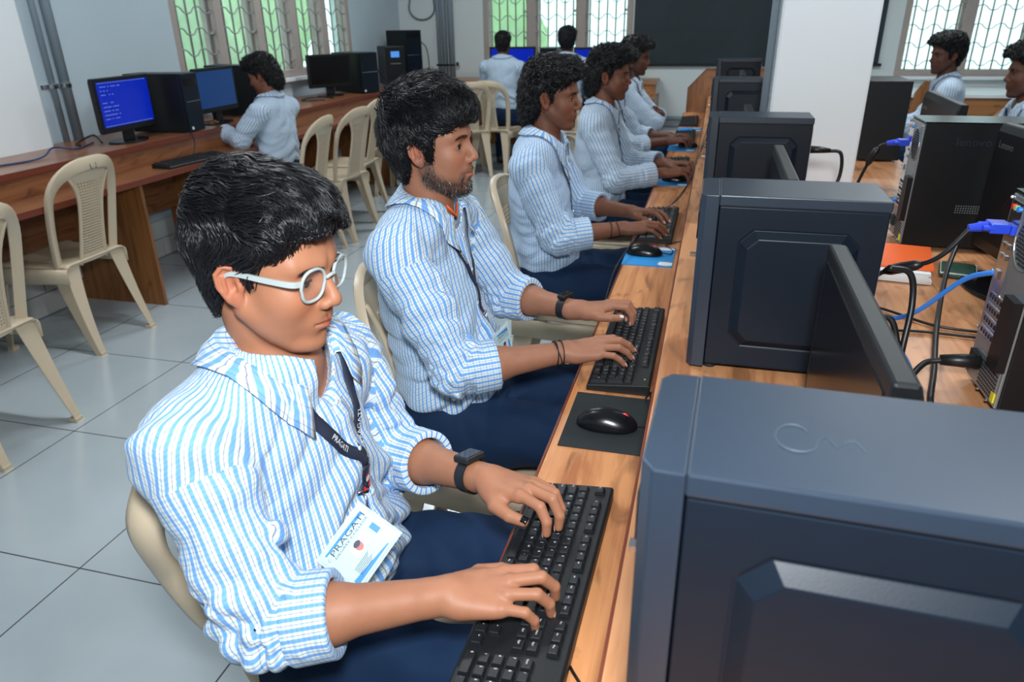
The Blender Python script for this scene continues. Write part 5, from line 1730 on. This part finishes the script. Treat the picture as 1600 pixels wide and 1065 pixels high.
# folder of papers and phone-like printed case on a black book
t = thing('paper_stack', 'stack of white papers under the orange folder, right of the second tower', 'paper', (.452, 1.885, ZT), math.radians(-8))
rg = np.random.RandomState(8)
for k in range(8):
    a = (rg.rand() - .5) * .01; m = MB(); m.box(-.09 + a, .085 + a, -.085 + a, .07 + a, .002 + .0035 * k, .0045 + .0035 * k); m.build('sheet', MT['paper'], t)
o = MB().box(-.095, .095, -.075, .105, 0, .004).build('folder', MT['orange']); o.location = (.452, 1.895, ZT + .0330); o.rotation_euler = (math.radians(2), 0, math.radians(-10))
tag(o, 'orange plastic folder lying on white papers right of the second tower', 'folder')
o = MB().box(-.04, .04, -.05, .05, 0, .016).build('patterned_case', MT['green_pcb'], bevel=.008, seg=4); o.location = (.612, 1.90, ZT); o.rotation_euler = (0, 0, math.radians(-14))
tag(o, 'green patterned pouch with a pale rim beside the orange folder', 'pouch')
MB().tube([(-.037, -.047, .012), (.037, -.047, .012), (.040, .047, .012), (-.037, .047, .012), (-.037, -.047, .012)], .0022, 6).build('pale_rim', MT['paper'], o)
# mouse cables of the typing row
for k, (y0, lb) in enumerate(((1.185, 'thin mouse cable from the mouse on the black pad'), (2.295, 'thin mouse cable from the mouse on the torn blue pad'), (3.49, 'thin mouse cable in front of the fourth student'))):
    x0 = -.085 if k == 0 else (-.12 if k == 1 else -.10)
    P = [(x0, y0, ZS + .012), (x0 + .025, y0 + .01, ZS + .006), (x0 + .030, y0 + .06, ZS + .004), (x0 + .005, y0 + .12, ZS + .004), (-.062, y0 + .16, ZS + .01)]
    cable('mouse_cable', lb, 'cable', P, .0018, 'cable')
cable('lead_cable', 'thin black lead from the tower front across the third keyboard to the desk edge', 'cable', [(-.010, 3.66, .99), (-.035, 3.5, .90), (-.07, 3.1, .80), (-.13, 2.75, .765), (-.20, 2.45, .75), (-.246, 2.15, .72), (-.26, 2.0, .66)], .0022, 'cable')
cable('lead_cable', 'second thin lead hanging from the fourth tower over the third keyboard', 'cable', [(-.010, 3.68, .93), (-.05, 3.4, .84), (-.09, 2.95, .775), (-.17, 2.6, .76), (-.225, 2.3, .735), (-.248, 2.1, .72), (-.255, 1.95, .66)], .0022, 'cable')
cable('keyboard_cable', 'black keyboard lead at the bottom edge by the nearest keyboard', 'cable', [(-.105, .62, ZS + .004), (-.08, .58, ZS + .004), (-.082, .52, ZS + .004), (-.07, .45, ZS + .004)], .002, 'cable')
cable('keyboard_cable', 'black keyboard lead behind the second keyboard', 'cable', [(-.085, 1.36, ZS + .012), (-.072, 1.32, ZS + .006), (-.066, 1.27, ZS + .004), (-.062, 1.22, ZS + .004)], .002, 'cable')
cable('network_cable', 'dark blue network cable lying on the left desk at the left edge', 'cable', [(-3.2, 2.5, zt), (-3.12, 2.8, zt), (-3.22, 3.0, zt + .02), (-3.18, 3.1, zt), (-3.26, 3.3, zt)], .0045, 'cable_navy', 'cables on the left desk')
cable('keyboard_cable', 'black lead hanging over the riser of the left desk to the keyboard', 'cable', [(-2.98, 3.7, zt), (-2.955, 3.72, ZT), (-2.945, 3.72, .78), (-2.94, 3.68, ZS + .01), (-2.90, 3.62, ZS + .01)], .003, 'cable', 'cables on the left desk')
for lb, P in (('black leads curled behind the lit monitor', [(-3.25, 3.2, zt), (-3.32, 3.25, zt), (-3.3, 3.35, zt + .03), (-3.2, 3.3, zt)]),
              ('black lead coiled by the dark monitor on the left desk', [(-3.1, 5.6, zt), (-3.25, 5.5, zt), (-3.3, 5.7, zt), (-3.2, 5.8, zt), (-3.1, 5.75, zt)]),
              ('black lead from the corner power unit along the left desk', [(-3.1, 6.6, zt + .2), (-3.12, 6.8, zt + .1), (-3.12, 7.0, zt), (-3.2, 7.1, zt)]),
              ('black lead hanging behind the tall corner tower', [(-3.07, 7.72, 1.22), (-3.02, 7.75, 1.15), (-3.0, 7.75, .95), (-3.02, 7.75, zt)])):
    cable('lead_cable', lb, 'cable', P, .005, 'cable', 'cables on the left desk')

# ------------------------------------------------------------------ students
POLY_SHORT = [(.16, .10), (.075, .076), (.060, .050), (.040, .040), (.030, .022), (.024, -.006), (.014, -.010), (.006, .022), (-.008, .036), (-.024, .030), (-.034, .010), (-.040, -.020), (-.052, -.062), (-.085, -.085), (-.25, -.08), (-.25, .3), (.3, .3)]
def flow_quiff(p):
    top = np.clip((p[:, 2] - .050) / .05, 0, 1)[:, None]
    bk = np.clip((-p[:, 0] - .02) / .05, 0, 1)[:, None]
    side = np.sign(p[:, 1:2]) * np.array([[0, 1, 0]])
    A = np.array([[1.0, 0, .1]]) + side * .25
    B_ = np.array([[-.55, 0, -.8]])
    C_ = np.array([[0, 0, -1.0]])
    low = B_ * (1 - bk) + C_ * bk
    return A * top + low * (1 - top)
def flow_fringe(p):
    """hair combed forward and across the forehead from the crown"""
    top = np.clip((p[:, 2] - .035) / .06, 0, 1)[:, None]
    A = np.array([[1.0, -.25, -.25]])
    sd = np.array([[.25, 0, -1.0]])
    bk = np.clip((-p[:, 0] - .05) / .03, 0, 1)[:, None]
    low = sd * (1 - bk) + np.array([[0, 0, -1.0]]) * bk
    fr = np.clip((p[:, 0] - .05) / .03, 0, 1)[:, None]
    d = A * top + low * (1 - top)
    return d + fr * np.array([[.0, -.7, -.3]])
def flow_curly(p):
    top = np.clip((p[:, 2] - .04) / .05, 0, 1)[:, None]
    return np.array([[.7, 0, .2]]) * top + np.array([[-.5, 0, -.8]]) * (1 - top)

HAIR = {
 'quiff': dict(poly=POLY_SHORT, blobs=[((-.006, 0, .082), (.100, .080, .060), .03), ((.030, -.004, .092), (.045, .064, .038), .03), ((-.045, 0, .060), (.060, .077, .078), .03)],
               amp=.008, freq=24, n=8000, flow=flow_quiff, wave=.9, chaos=.16, lift=.009, rad=.0010, step=.0070, steps=8),
 'fringe': dict(poly=[(.16, .075), (.083, .066), (.066, .052), (.050, .045), (.040, .036), (.032, .010), (.028, -.020), (.014, -.022), (.006, .016), (-.008, .028), (-.022, .022), (-.032, .004), (-.042, -.030), (-.056, -.078), (-.085, -.095), (-.25, -.09), (-.25, .3), (.3, .3)],
                blobs=[((-.004, 0, .086), (.104, .086, .062), .03), ((.046, -.004, .088), (.046, .068, .036), .025), ((-.050, 0, .045), (.060, .082, .085), .03), ((.0, .0, .136), (.040, .035, .024), .02)],
                amp=.008, freq=20, n=8000, flow=flow_fringe, wave=1.1, chaos=.32, lift=.015, rad=.0010, step=.0080, steps=8),
 'mullet': dict(poly=[(.16, .095), (.078, .078), (.062, .050), (.036, .038), (.028, .012), (.020, -.004), (.012, .0), (.004, .026), (-.008, .036), (-.024, .028), (-.030, .0), (-.034, -.040), (-.042, -.085), (-.06, -.13), (-.25, -.13), (-.25, .3), (.3, .3)],
                blobs=[((.0, 0, .095), (.106, .080, .055), .03), ((.055, 0, .102), (.046, .060, .036), .025), ((-.060, 0, .020), (.060, .072, .085), .03), ((-.085, 0, -.045), (.034, .055, .062), .03)],
                amp=.013, freq=34, n=3200, flow=flow_curly, wave=1.6, chaos=.5, lift=.012, rad=.0016, step=.007),
 'curly': dict(poly=POLY_SHORT, blobs=[((.0, 0, .095), (.104, .084, .062), .03), ((.050, 0, .100), (.060, .070, .040), .03), ((-.05, 0, .05), (.068, .080, .082), .03)],
               amp=.013, freq=36, n=1800, flow=flow_curly, wave=1.6, chaos=.6, lift=.010, rad=.0022, step=.007),
 'plain': dict(poly=POLY_SHORT, blobs=[((.0, 0, .080), (.100, .080, .058), .03)], amp=.006, freq=30, n=900, flow=flow_curly, wave=1.0, chaos=.4, lift=.006, rad=.002, step=.006),
}

def ribbon(I, pts, w, name, mat, parent, off=.003, skirt=False, n=10, txt=None, twist=None):
    """a strap laid over the shirt along points given in the person's space"""
    P = np.array(bez(pts, n)); f = I['shirt']
    for _ in range(8):
        d, g = grad(f, P, .003)
        need = d - off
        P = P - g * np.clip(need, -.02, .012)[:, None] * .8
    for _ in range(2): P[1:-1] = (P[:-2] + 2 * P[1:-1] + P[2:]) / 4
    d, g = grad(f, P, .006)
    g[1:-1] = (g[:-2] + g[1:-1] + g[2:]); g /= np.linalg.norm(g, axis=1)[:, None]
    T = np.gradient(P, axis=0); T /= np.linalg.norm(T, axis=1)[:, None]
    S = np.cross(T, g); S /= np.linalg.norm(S, axis=1)[:, None]
    G = np.stack([P - S * w / 2, P + g * .0006, P + S * w / 2], 1)
    o = MB().grid(G).build(name, mat, parent, smooth=True, solid=.0012)
    return o, P, S, g
def on_ribbon(P, S, g, txt, size, start, mat, parent, flip=False, name='printed_word', squeeze=1.0):
    L = np.concatenate([[0], np.cumsum(np.linalg.norm(np.diff(P, axis=0), axis=1))])
    v, f = text_geo(txt, size)
    if not len(v): return
    v[:, 1] -= size * .35
    out = []
    for a, b_, c in v:
        s = start + a * squeeze if not flip else start - a * squeeze
        p = np.array([np.interp(s, L, P[:, k]) for k in range(3)]); s_ = np.array([np.interp(s, L, S[:, k]) for k in range(3)]); gg = np.array([np.interp(s, L, g[:, k]) for k in range(3)])
        out.append(p + s_ * (b_ if not flip else -b_) * -1 + gg * .0030)
    MB().add(out, f).build(name, mat, parent)

def lanyard(I, merge, clip, card=None, w=.015, detail=0, nudge=0, lside=.058, rside=-.058, front=.075, zside=-.045):
    """strap from both sides of the collar to a join on the chest; clip and card below"""
    nk, fw, lf, up = I['nk'], I['fw'], I['lf'], I['up']
    root = I['root']
    def L(a, b_, c): return nk + fw * a + lf * b_ + up * c
    mg = np.array(merge); ct = np.array(clip)
    pl = [L(.01, lside * 1.15, .004), L(front * .75, lside * .95, zside + .01), L(front + .02, lside * .72, zside * 2.0), (L(front + .03, lside * .5, zside * 2.6) + mg * 1) / 2, mg]
    pr = [L(.01, rside * 1.15, .004), L(front * .75, rside * .95, zside + .01), L(front + .02, rside * .72, zside * 2.0), (L(front + .03, rside * .5, zside * 2.6) + mg * 1) / 2, mg]
    lo, Pl, Sl, gl = ribbon(I, pl, w, 'lanyard', MT['strap'], root, off=.004)
    ro, Pr, Sr, gr = ribbon(I, pr, w, 'lanyard', MT['strap'], root, off=.0045)
    jo, Pj, Sj, gj = ribbon(I, [mg, (mg + ct) / 2, ct], w * 1.1, 'lanyard_join', MT['strap'], root, off=.006)
    if detail:
        LL = np.linalg.norm(np.diff(Pl, axis=0), axis=1).sum(); LR = np.linalg.norm(np.diff(Pr, axis=0), axis=1).sum()
        on_ribbon(Pl, Sl, gl, 'PRAGATI', w * .72, LL * .86, MT['strap_txt'], lo, flip=True, squeeze=.95)
        on_ribbon(Pr, Sr, gr, 'PRAGATI', w * .62, LR * .60, MT['strap_txt'], ro, flip=False, squeeze=.9)
        # red and white marks on the joined part
        m = MB(); n = len(Pj)
        for k in (.10, .42, .74):
            i = int(k * (n - 1)); i2 = min(n - 1, i + 2)
            T = unit(Pj[i2] - Pj[i]); c = Pj[i] + gj[i] * .003
            m.add([c - Sj[i] * w * .42, c + Sj[i] * w * .38 + T * .004, c + Sj[i] * w * .1 + T * .009, c - Sj[i] * w * .1 + T * .004], [(0, 1, 2, 3)])
        m.build('red_mark', MT['red'], jo)
        m = MB(); i = int(.28 * (n - 1)); c = Pj[i] + gj[i] * .003
        m.add([c + (Sj[i] * math.cos(a) + unit(np.cross(gj[i], Sj[i])) * math.sin(a)) * w * .30 for a in np.linspace(0, 2 * PI, 16, endpoint=False)], [tuple(range(16))])
        m.build('round_emblem', MT['strap_txt'], jo)
    # metal hook
    e = Pj[-1]; dn = unit(ct - mg)
    g0 = gj[-1]
    h = MB(); h.tube([e - dn * .004 - Sj[-1] * .010, e - dn * .004 + Sj[-1] * .010], .0024, 6)
    a = [e, e + dn * .010 + g0 * .002, e + dn * .018 + g0 * .004 + Sj[-1] * .004, e + dn * .026 + g0 * .003, e + dn * .034 + g0 * .002 - Sj[-1] * .003]
    h.tube(a, [.0026, .0020, .0022, .0018, .0014], 6); h.build('hook', MT['chrome'], root, smooth=True)
    if card:
        c = np.array(card['c']); R = np.stack([unit(card['x']), unit(np.cross(card['n'], card['x'])), unit(card['n'])], 1)
        W, Hh = card.get('w', .086), card.get('h', .060)
        for _ in range(30):
            cs_ = np.array([c + R @ V3(a_ * W * .55, b_ * Hh * .55, -.002) for a_ in (-1, 0, 1) for b_ in (-1, 0, 1)])
            if I['shirt'](cs_).min() > .001: break
            c = c + R[:, 2] * .003
        def C(a, b_, z): return c + R @ V3(a, b_, z)
        m = MB(); m.add([C(sx * (W / 2 + .005), sy * (Hh / 2 + .005), z) for z in (-.0018, -.0004) for sy in (-1, 1) for sx in (-1, 1)], [(0, 2, 3, 1), (4, 5, 7, 6), (0, 1, 5, 4), (2, 6, 7, 3), (0, 4, 6, 2), (1, 3, 7, 5)])
        m.build('card_sleeve', MT['card_holder'], root)
        m = MB(); m.add([C(sx * W / 2, sy * Hh / 2, z) for z in (-.0004, .0006) for sy in (-1, 1) for sx in (-1, 1)], [(0, 2, 3, 1), (4, 5, 7, 6), (0, 1, 5, 4), (2, 6, 7, 3), (0, 4, 6, 2), (1, 3, 7, 5)])
        cd = m.build('identity_card', MT['card'], root)
        if detail:
            z = .0009
            m = MB()
            m.add([C(-W * .44, Hh * .44, z), C(-W * .36, Hh * .44, z), C(-W * .43, -Hh * .42, z), C(-W * .47, -Hh * .42, z)], [(0, 1, 2, 3)])
            m.add([C(W * .47, Hh * .30, z), C(W * .44, Hh * .30, z), C(W * .33, -Hh * .46, z), C(W * .46, -Hh * .46, z)], [(0, 1, 2, 3)])
            m.add([C(-W * .08, Hh * .42, z), C(W * .14, Hh * .42, z), C(W * .14, Hh * .32, z), C(-W * .08, Hh * .32, z)], [(0, 1, 2, 3)])
            m.build('blue_print', MT['card_blue'], cd)
            m = MB()
            for txt, sz, ox in (('PRAGATI', .0125, -W * .30), ('DEGREE COLLEGE', .0052, -W * .225)):
                v, f = text_geo(txt, sz); wd = v[:, 0].max()
                k = Hh * .80 / wd
                m.add([C(ox - b_ * .9, -Hh * .36 + a * k, z) for a, b_, _ in v], f)
            v, f = text_geo('C', .006); m.add([C(-W * .30 - b_, -Hh * .46 + a, z) for a, b_, _ in v], f)
            for k in range(6):
                l_ = Hh * (.34 - .03 * (k % 3))
                m.add([C(W * (.20 + .035 * k), -Hh * .32, z), C(W * (.20 + .035 * k) + .0008, -Hh * .32, z), C(W * (.20 + .035 * k) + .0008, -Hh * .32 + l_, z), C(W * (.20 + .035 * k), -Hh * .32 + l_, z)], [(0, 1, 2, 3)])
            m.build('card_lettering', MT['card_ink'], cd)
            m = MB(); m.add([C(a, b_, z) for a, b_ in ((-W * .13, -Hh * .14), (W * .11, -Hh * .14), (W * .11, Hh * .20), (-W * .13, Hh * .20))], [(0, 1, 2, 3)])
            m.build('portrait_ground', MT['photo_bg'], cd)
            m = MB(); m.add([C(-W * .01 + .0065 * math.cos(a), .001 + .0060 * math.sin(a) * 1.0, z + .0003) for a in np.linspace(0, 2 * PI, 16, endpoint=False)], [tuple(range(16))]); m.build('portrait_face', MT['photo_skin'], cd)
            m = MB(); m.add([C(-W * .075 + .004 * math.cos(a), .001 + .0062 * math.sin(a), z + .0005) for a in np.linspace(0, 2 * PI, 14, endpoint=False)], [tuple(range(14))]); m.build('portrait_hair', MT['card_ink'], cd)

def wrist_band(I, side, t, r, w, mat, name, parent=None, flat=.80, tw=0.0):
    S, E, W, HF, s, ch = I['arms'][0 if side == 'r' else 1]
    ax = unit(W - E); c = E + (W - E) * t
    F = frame(ax, HF[:, 2])
    pts = []
    m = MB(); n = 28; G = np.zeros((n, 4, 3))
    for k in range(n):
        a = 2 * PI * k / n
        n_ = F[:, 1] * math.cos(a) + F[:, 2] * math.sin(a)
        # follow the real forearm surface
        p = c + n_ * (r * .8)
        for _ in range(6):
            d = I['body'](p[None])[0]; p = p - n_ * (d - .0015)
        for q, (dx, dz) in enumerate(((-w / 2, 0), (-w / 2, .0022), (w / 2, .0022), (w / 2, 0))):
            G[k, q] = p + ax * (dx + tw * math.sin(a)) + n_ * dz
    m.grid(G, closed_u=True)
    o = m.build(name, MT[mat], parent or I['root'], smooth='auto', angle=40)
    return o, c, F, ax

def watch(I, side, t, size, label=None, screen=True):
    o, c, F, ax = wrist_band(I, side, t, .03, .020, 'watch', 'watch_strap')
    up_ = F[:, 2]
    p = c + up_ * .02
    for _ in range(6): p = p - up_ * (I['body'](p[None])[0] - .006)
    R = np.stack([ax, F[:, 1], up_], 1)
    T = Matrix([[*R[0], p[0]], [*R[1], p[1]], [*R[2], p[2]], [0, 0, 0, 1]])
    a, b_, h = size
    w = MB().box(-a, a, -b_, b_, -h, h, T=T).build('watch_case', MT['watch'], I['root'], bevel=.003, seg=3)
    MB().box(-a * .86, a * .86, -b_ * .86, b_ * .86, h, h + .0006, T=T).build('watch_face', MT['glass_screen'], w)
    return o

# ---------- student 1: spectacles, looking down at the nearest keyboard
J1 = dict(hip=(-.560, .835, .530), chest=(-.572, .795, .835), neck=(-.548, .782, 1.008), head=(-.535, .775, 1.128),
          shr=(-.578, .615, .945), shl=(-.560, .962, .925), elr=(-.482, .572, .735), ell=(-.500, 1.000, .715),
          wrr=(-.268, .640, .768), wrl=(-.285, .880, .775), hdr=(.92, .36, -.06), hdl=(.90, -.34, .02), hur=(.05, -.12, 1), hul=(.0, .10, 1),
          knr=(-.250, .700, .560), knl=(-.250, .960, .570), anr=(-.32, .70, .09), anl=(-.30, .98, .09), poser=TYPING2, posel=TYPING)
O1 = dict(head=(-2, 9, -2), gaze=(0, 16), skin='p1', face=dict(lid=.0042, fat=.004, stubble=0, nose=.001, moustache=.75), hair=HAIR['quiff'], nails=True, thumbnail='black_gl',
          cuffs=(.40, .42), fold=1.6, vneck=.105, hem=.055, collar_pt=.018, collar_open=138, bulk=1.0)
def shift(j, x, y):
    return {k: ((v[0] - x, v[1] - y, v[2]) if isinstance(v, tuple) and not k.startswith('h') or k in ('hip', 'head') else v) for k, v in j.items()}
def world_person(label, j, o, ox, oy, **kw):
    jj = {}
    for k, v in j.items():
        if k in ('hdr', 'hdl', 'hur', 'hul', 'poser', 'posel'): jj[k] = v
        else: jj[k] = (v[0] - ox, v[1] - oy, v[2])
    return make_person(label, (ox, oy, 0), 0, jj, o, **kw)
PG = 'students in blue checked shirts'
LOWQ = False
# swept side rim of the nearest chair
M_ = Matrix.Translation(Vector((-.470, .885, 0))) @ Matrix.Rotation(math.radians(12), 4, 'Z') @ Matrix.Diagonal((1, 1, .93, 1)); M_.invert()
rim_ = bez([(-.70, .66, .88), (-.712, .625, .80), (-.728, .662, .68), (-.685, .682, .565), (-.60, .690, .52), (-.47, .700, .50), (-.36, .72, .47)], 8)
G_ = []
for k_, p_ in enumerate(rim_):
    T_ = unit(rim_[min(k_ + 1, len(rim_) - 1)] - rim_[max(k_ - 1, 0)]); inn_ = unit(np.cross(T_, [0, -1, .25])); 
    if inn_[0] < 0: inn_ = -inn_
    out_ = unit(np.cross(inn_, T_)); out_ = out_ if out_[1] < 0 else -out_
    G_.append([tuple(M_ @ Vector(p_ + inn_ * a_ + out_ * b_)) for a_, b_ in ((.045, -.012), (.040, .0), (.026, .007), (.008, .008), (-.006, .002), (-.010, -.008), (-.004, -.016), (.010, -.014))])
MB().grid(np.array(G_)).build('side_rim', MT['plastic'], c1_, smooth=True, solid=.004)
I1 = world_person('person with clear-framed spectacles and thick wavy hair typing at the nearest keyboard', J1, O1, -.68, .83, res=.0024)
sh1 = lambda p: (p[0] + .68, p[1] - .83, p[2])

def spectacles(I):
    HC, HR = I['HC'], I['HR']
    Hp = lambda p: HC + HR @ np.array(p, float)
    root = I['root']
    t = MB()
    def lens_loop(s, n=36, gx=0.0):
        pts = []
        for k in range(n):
            a = 2 * PI * k / n
            ca, sa = math.cos(a), math.sin(a)
            e = .80
            y = .0240 * abs(ca) ** e * (1 if ca > 0 else -1); z = .0225 * abs(sa) ** e * (1 if sa > 0 else -1)
            if z < 0: y *= .93
            yy = .0350 + y
            pts.append((.0915 - .16 * max(0, yy - .012) ** 1.0 * .9, yy * s, .0105 + z))
        return pts
    fr = None
    for s in (1, -1):
        p = lens_loop(s)
        m = MB(); m.tube([Hp(q) for q in p + [p[0], p[1]]], .0022, 8, cap=False)
        o = m.build('spectacle_rim', MT['clear'], root, smooth=True)
        inner = [Hp(q) for q in p]
        c = sum(inner) / len(inner)
        MB().add([c] + inner, [(0, 1 + k, 1 + (k + 1) % len(inner)) for k in range(len(inner))]).build('lens', MT['lens'], o)
        # temple
        hinge = (.0855, .0590 * s, .019)
        tp = [hinge, (.075, .0705 * s, .0190), (.040, .0765 * s, .0190), (.004, .0795 * s, .0190), (-.012, .0810 * s, .0150), (-.030, .0800 * s, -.004)]
        m = MB(); q = bez(tp, 8)
        G = []
        for k, a in enumerate(q):
            w = .0042 - .0014 * k / len(q); h = .0016
            G.append([Hp(a + V3(0, -h * s, -w)), Hp(a + V3(0, h * s, -w)), Hp(a + V3(0, h * s, w)), Hp(a + V3(0, -h * s, w)), Hp(a + V3(0, -h * s, -w))])
        m.grid(np.array(G)); m.build('spectacle_temple', MT['clear'], root, smooth='auto')
    MB().tube([Hp(p) for p in bez([(.0935, .011, .016), (.0965, .005, .0195), (.0965, -.005, .0195), (.0935, -.011, .016)], 5)], .0024, 8).build('spectacle_bridge', MT['clear'], root, smooth=True)
spectacles(I1)
watch(I1, 'l', .86, (.017, .019, .0055))
lanyard(I1, sh1((-.485, .805, .825)), sh1((-.473, .800, .772)), card=dict(c=sh1((-.438, .750, .727)), x=(.836, -.1, -.45), n=(.35, -.75, .55), w=.066, h=.088), w=.019, detail=1, rside=-.062, lside=.060)

# ---------- student 2: bearded, upright
J2 = dict(hip=(-.545, 1.480, .545), chest=(-.605, 1.480, .865), neck=(-.592, 1.475, 1.050), head=(-.572, 1.470, 1.172),
          shr=(-.597, 1.300, .985), shl=(-.590, 1.655, .975), elr=(-.470, 1.275, .748), ell=(-.470, 1.690, .765),
          wrr=(-.262, 1.385, .765), wrl=(-.275, 1.600, .778), hdr=(.90, .42, -.02), hdl=(.93, .25, .02), hur=(.0, -.15, 1), hul=(.1, .18, 1),
          knr=(-.235, 1.375, .560), knl=(-.235, 1.600, .560), anr=(-.25, 1.38, .09), anl=(-.27, 1.60, .09), poser=FLATH, posel=TYPING)
O2 = dict(head=(0, -1, 0), gaze=(-4, 8), skin='p2', face=dict(lid=.0054, fat=-.003, stubble=.75, beard=2600, nose=.000), hair=HAIR['fringe'], nails=True, thumbnail='nail_w',
          cuffs=(.36, .34), fold=1.2, vneck=.05, hem=.03, collar_pt=.020, collar_open=142, bulk=.95)
I2 = world_person('bearded person with a combed-forward fringe typing at the second keyboard', J2, O2, -.62, 1.48, res=.0026)
sh2 = lambda p: (p[0] + .62, p[1] - 1.48, p[2])
watch(I2, 'l', .84, (.011, .020, .005))
for k, (tt, tw) in enumerate(((.90, .004), (.93, -.006), (.955, .003))): wrist_band(I2, 'r', tt, .03, .0022, 'matte', 'wrist_thread', tw=tw)
lanyard(I2, sh2((-.500, 1.480, .865)), sh2((-.490, 1.490, .785)), card=dict(c=sh2((-.478, 1.495, .705)), x=(.15, .1, -.98), n=(.92, -.25, .25), w=.085, h=.056), w=.014, detail=1)
# orange thread at the throat
HCn = I2['nk']
MB().tube([HCn + V3(.050, -.020, .004), HCn + V3(.066, -.006, -.022), HCn + V3(.060, .02, .0)], .003, 6).build('orange_thread', MT['orange'], I2['root'], smooth=True)

# ---------- generic seated typist
def typist(label, x, y, rz, o, dz=0, hands=True, lean=0, armf=None, res=.0045, card=True, hd=None):
    j = dict(hip=(.05, 0, .54), chest=(.018 + lean * .5, 0, .862), neck=(.040 + lean, 0, 1.045), head=(.066 + lean * 1.15, 0, 1.170),
             shr=(.020 + lean * .8, -.178, .972), shl=(.025 + lean * .8, .178, .972), elr=(.14, -.215, .745), ell=(.15, .215, .755),
             wrr=(.345, -.11, .765), wrl=(.345, .10, .77), hdr=(.92, .30, -.04), hdl=(.92, -.30, -.02), hur=(0, -.1, 1), hul=(0, .1, 1),
             knr=(.36, -.10, .56), knl=(.36, .11, .56), anr=(.33, -.10, .09), anl=(.33, .12, .09), poser=TYPING2, posel=TYPING)
    if armf: j.update(armf)
    j = {k: ((v[0], v[1], v[2] + (dz if k in ('head', 'neck', 'chest', 'shr', 'shl') else 0)) if isinstance(v, tuple) and k not in ('hdr', 'hdl', 'hur', 'hul') else v) for k, v in j.items()}
    return make_person(label, (x, y, 0), rz, j, o, res=res)
def std(skin, hair, head=(0, 4, 0), **kw):
    d = dict(head=head, gaze=(0, 8), skin=skin, face=dict(lid=.004, stubble=.0), hair=HAIR[hair], cuffs=(.50, .46), vneck=.05, hem=.03, shirtmat='shirt_far', fold=.9, bulk=.95)
    d.update(kw); return d
I3 = typist('person with long dark mullet hair and bare chin typing at the third keyboard', -.600, 2.52, 0, std('mid', 'mullet', (-2, 4, 0), face=dict(lid=.0042, stubble=.25, nose=.003), shirtmat='shirt', nails=True), res=.0034,
            armf=dict(elr=(.125, -.200, .745), ell=(.13, .21, .765), wrr=(.335, -.11, .765), wrl=(.335, .09, .775), poser=FLATH, posel=FLATH))
lanyard(I3, (.125, .0, .865), (.135, .005, .79), card=dict(c=(.15, .005, .715), x=(.1, 0, -1), n=(1, -.2, .2), w=.085, h=.055), w=.013)
for tt, tw in ((.80, .004), (.92, -.004)): wrist_band(I3, 'r', tt, .03, .0025, 'matte', 'wrist_thread', tw=tw)
I4 = typist('person with curly collar-length hair typing at the fourth keyboard', -.545, 3.52, 0, std('mid', 'mullet', (-2, 4, 0), face=dict(lid=.004, stubble=.5, nose=.002), cuffs=(.80, .80)), res=.0042)
lanyard(I4, (.125, .0, .845), (.135, .005, .77), w=.013)
I5 = typist('person typing at the fifth keyboard, head hidden behind the curly-haired one', -.62, 4.36, 0, std('dark', 'curly', (0, 6, 0), cuffs=(.45, .45)), dz=-.03, res=.005,
            armf=dict(wrr=(.37, .0, .765), wrl=(.37, .16, .77), elr=(.17, -.15, .75), ell=(.18, .26, .75)))
lanyard(I5, (.125, .0, .84), (.135, .005, .76), w=.013)
I6 = typist('person with folded arms and moustache at the far end of the typing row', -.60, 5.15, 0, std('dark', 'curly', (-4, 8, 0), face=dict(lid=.004, stubble=.6), cuffs=(.6, .6)), res=.005, dz=.0,
            armf=dict(elr=(.22, -.17, .78), ell=(.20, .19, .78), wrr=(.24, .06, .80), wrl=(.26, -.04, .82), hdr=(-.1, 1, .1), hdl=(.0, -1, .1), hur=(1, .1, .3), hul=(1, 0, .3), poser=FIST, posel=FIST))
lanyard(I6, (.125, .02, .90), (.135, .02, .84), w=.013)
# ---------- others round the room
I7 = typist('person with collar-length black hair facing the left wall desk', -2.68, 4.22, PI, std('mid', 'mullet', (8, 18, 0), cuffs=(.50, .85)), res=.005, dz=-.055,
            armf=dict(wrr=(.38, .02, .80), wrl=(.33, .14, .80), hdr=(.6, .5, .5), poser=FIST))
I8 = typist('person seen from behind at the back wall desk before a lit monitor', -2.06, 7.28, PI / 2, std('dark', 'plain', (0, 2, 0), backview=False, cuffs=(.8, .8)), res=.006, dz=.02)
I9 = typist('person whose curly head shows behind the third student, facing the back window', -1.42, 7.28, PI / 2, std('dark', 'curly', (0, 0, 0), cuffs=(.8, .8)), res=.007, dz=.04)
I10 = typist('shaded person with crossed lanyard sitting before the bright right window', 1.42, 5.30, PI * .94, std('dark', 'curly', (28, 4, 0), face=dict(lid=.004, stubble=.5), cuffs=(.8, .8)), res=.005, dz=-.0)  # backlit shade is put into the skin colour by the dark tone
lanyard(I10, (.125, .0, .86), (.135, .005, .78), w=.013)
I11 = typist('person cut by the right edge of the picture, facing left', 1.42, 3.92, PI, std('dark', 'curly', (0, 4, 0), face=dict(lid=.004, stubble=.4), cuffs=(.8, .8)), res=.0045, dz=-.01)
lanyard(I11, (.125, .0, .86), (.135, .005, .78), w=.013)
I12 = typist('person in a checked shirt almost wholly cut by the left edge of the picture', -2.66, 1.745, PI, std('mid', 'plain', (0, 6, 0), cuffs=(.8, .8)), res=.007)
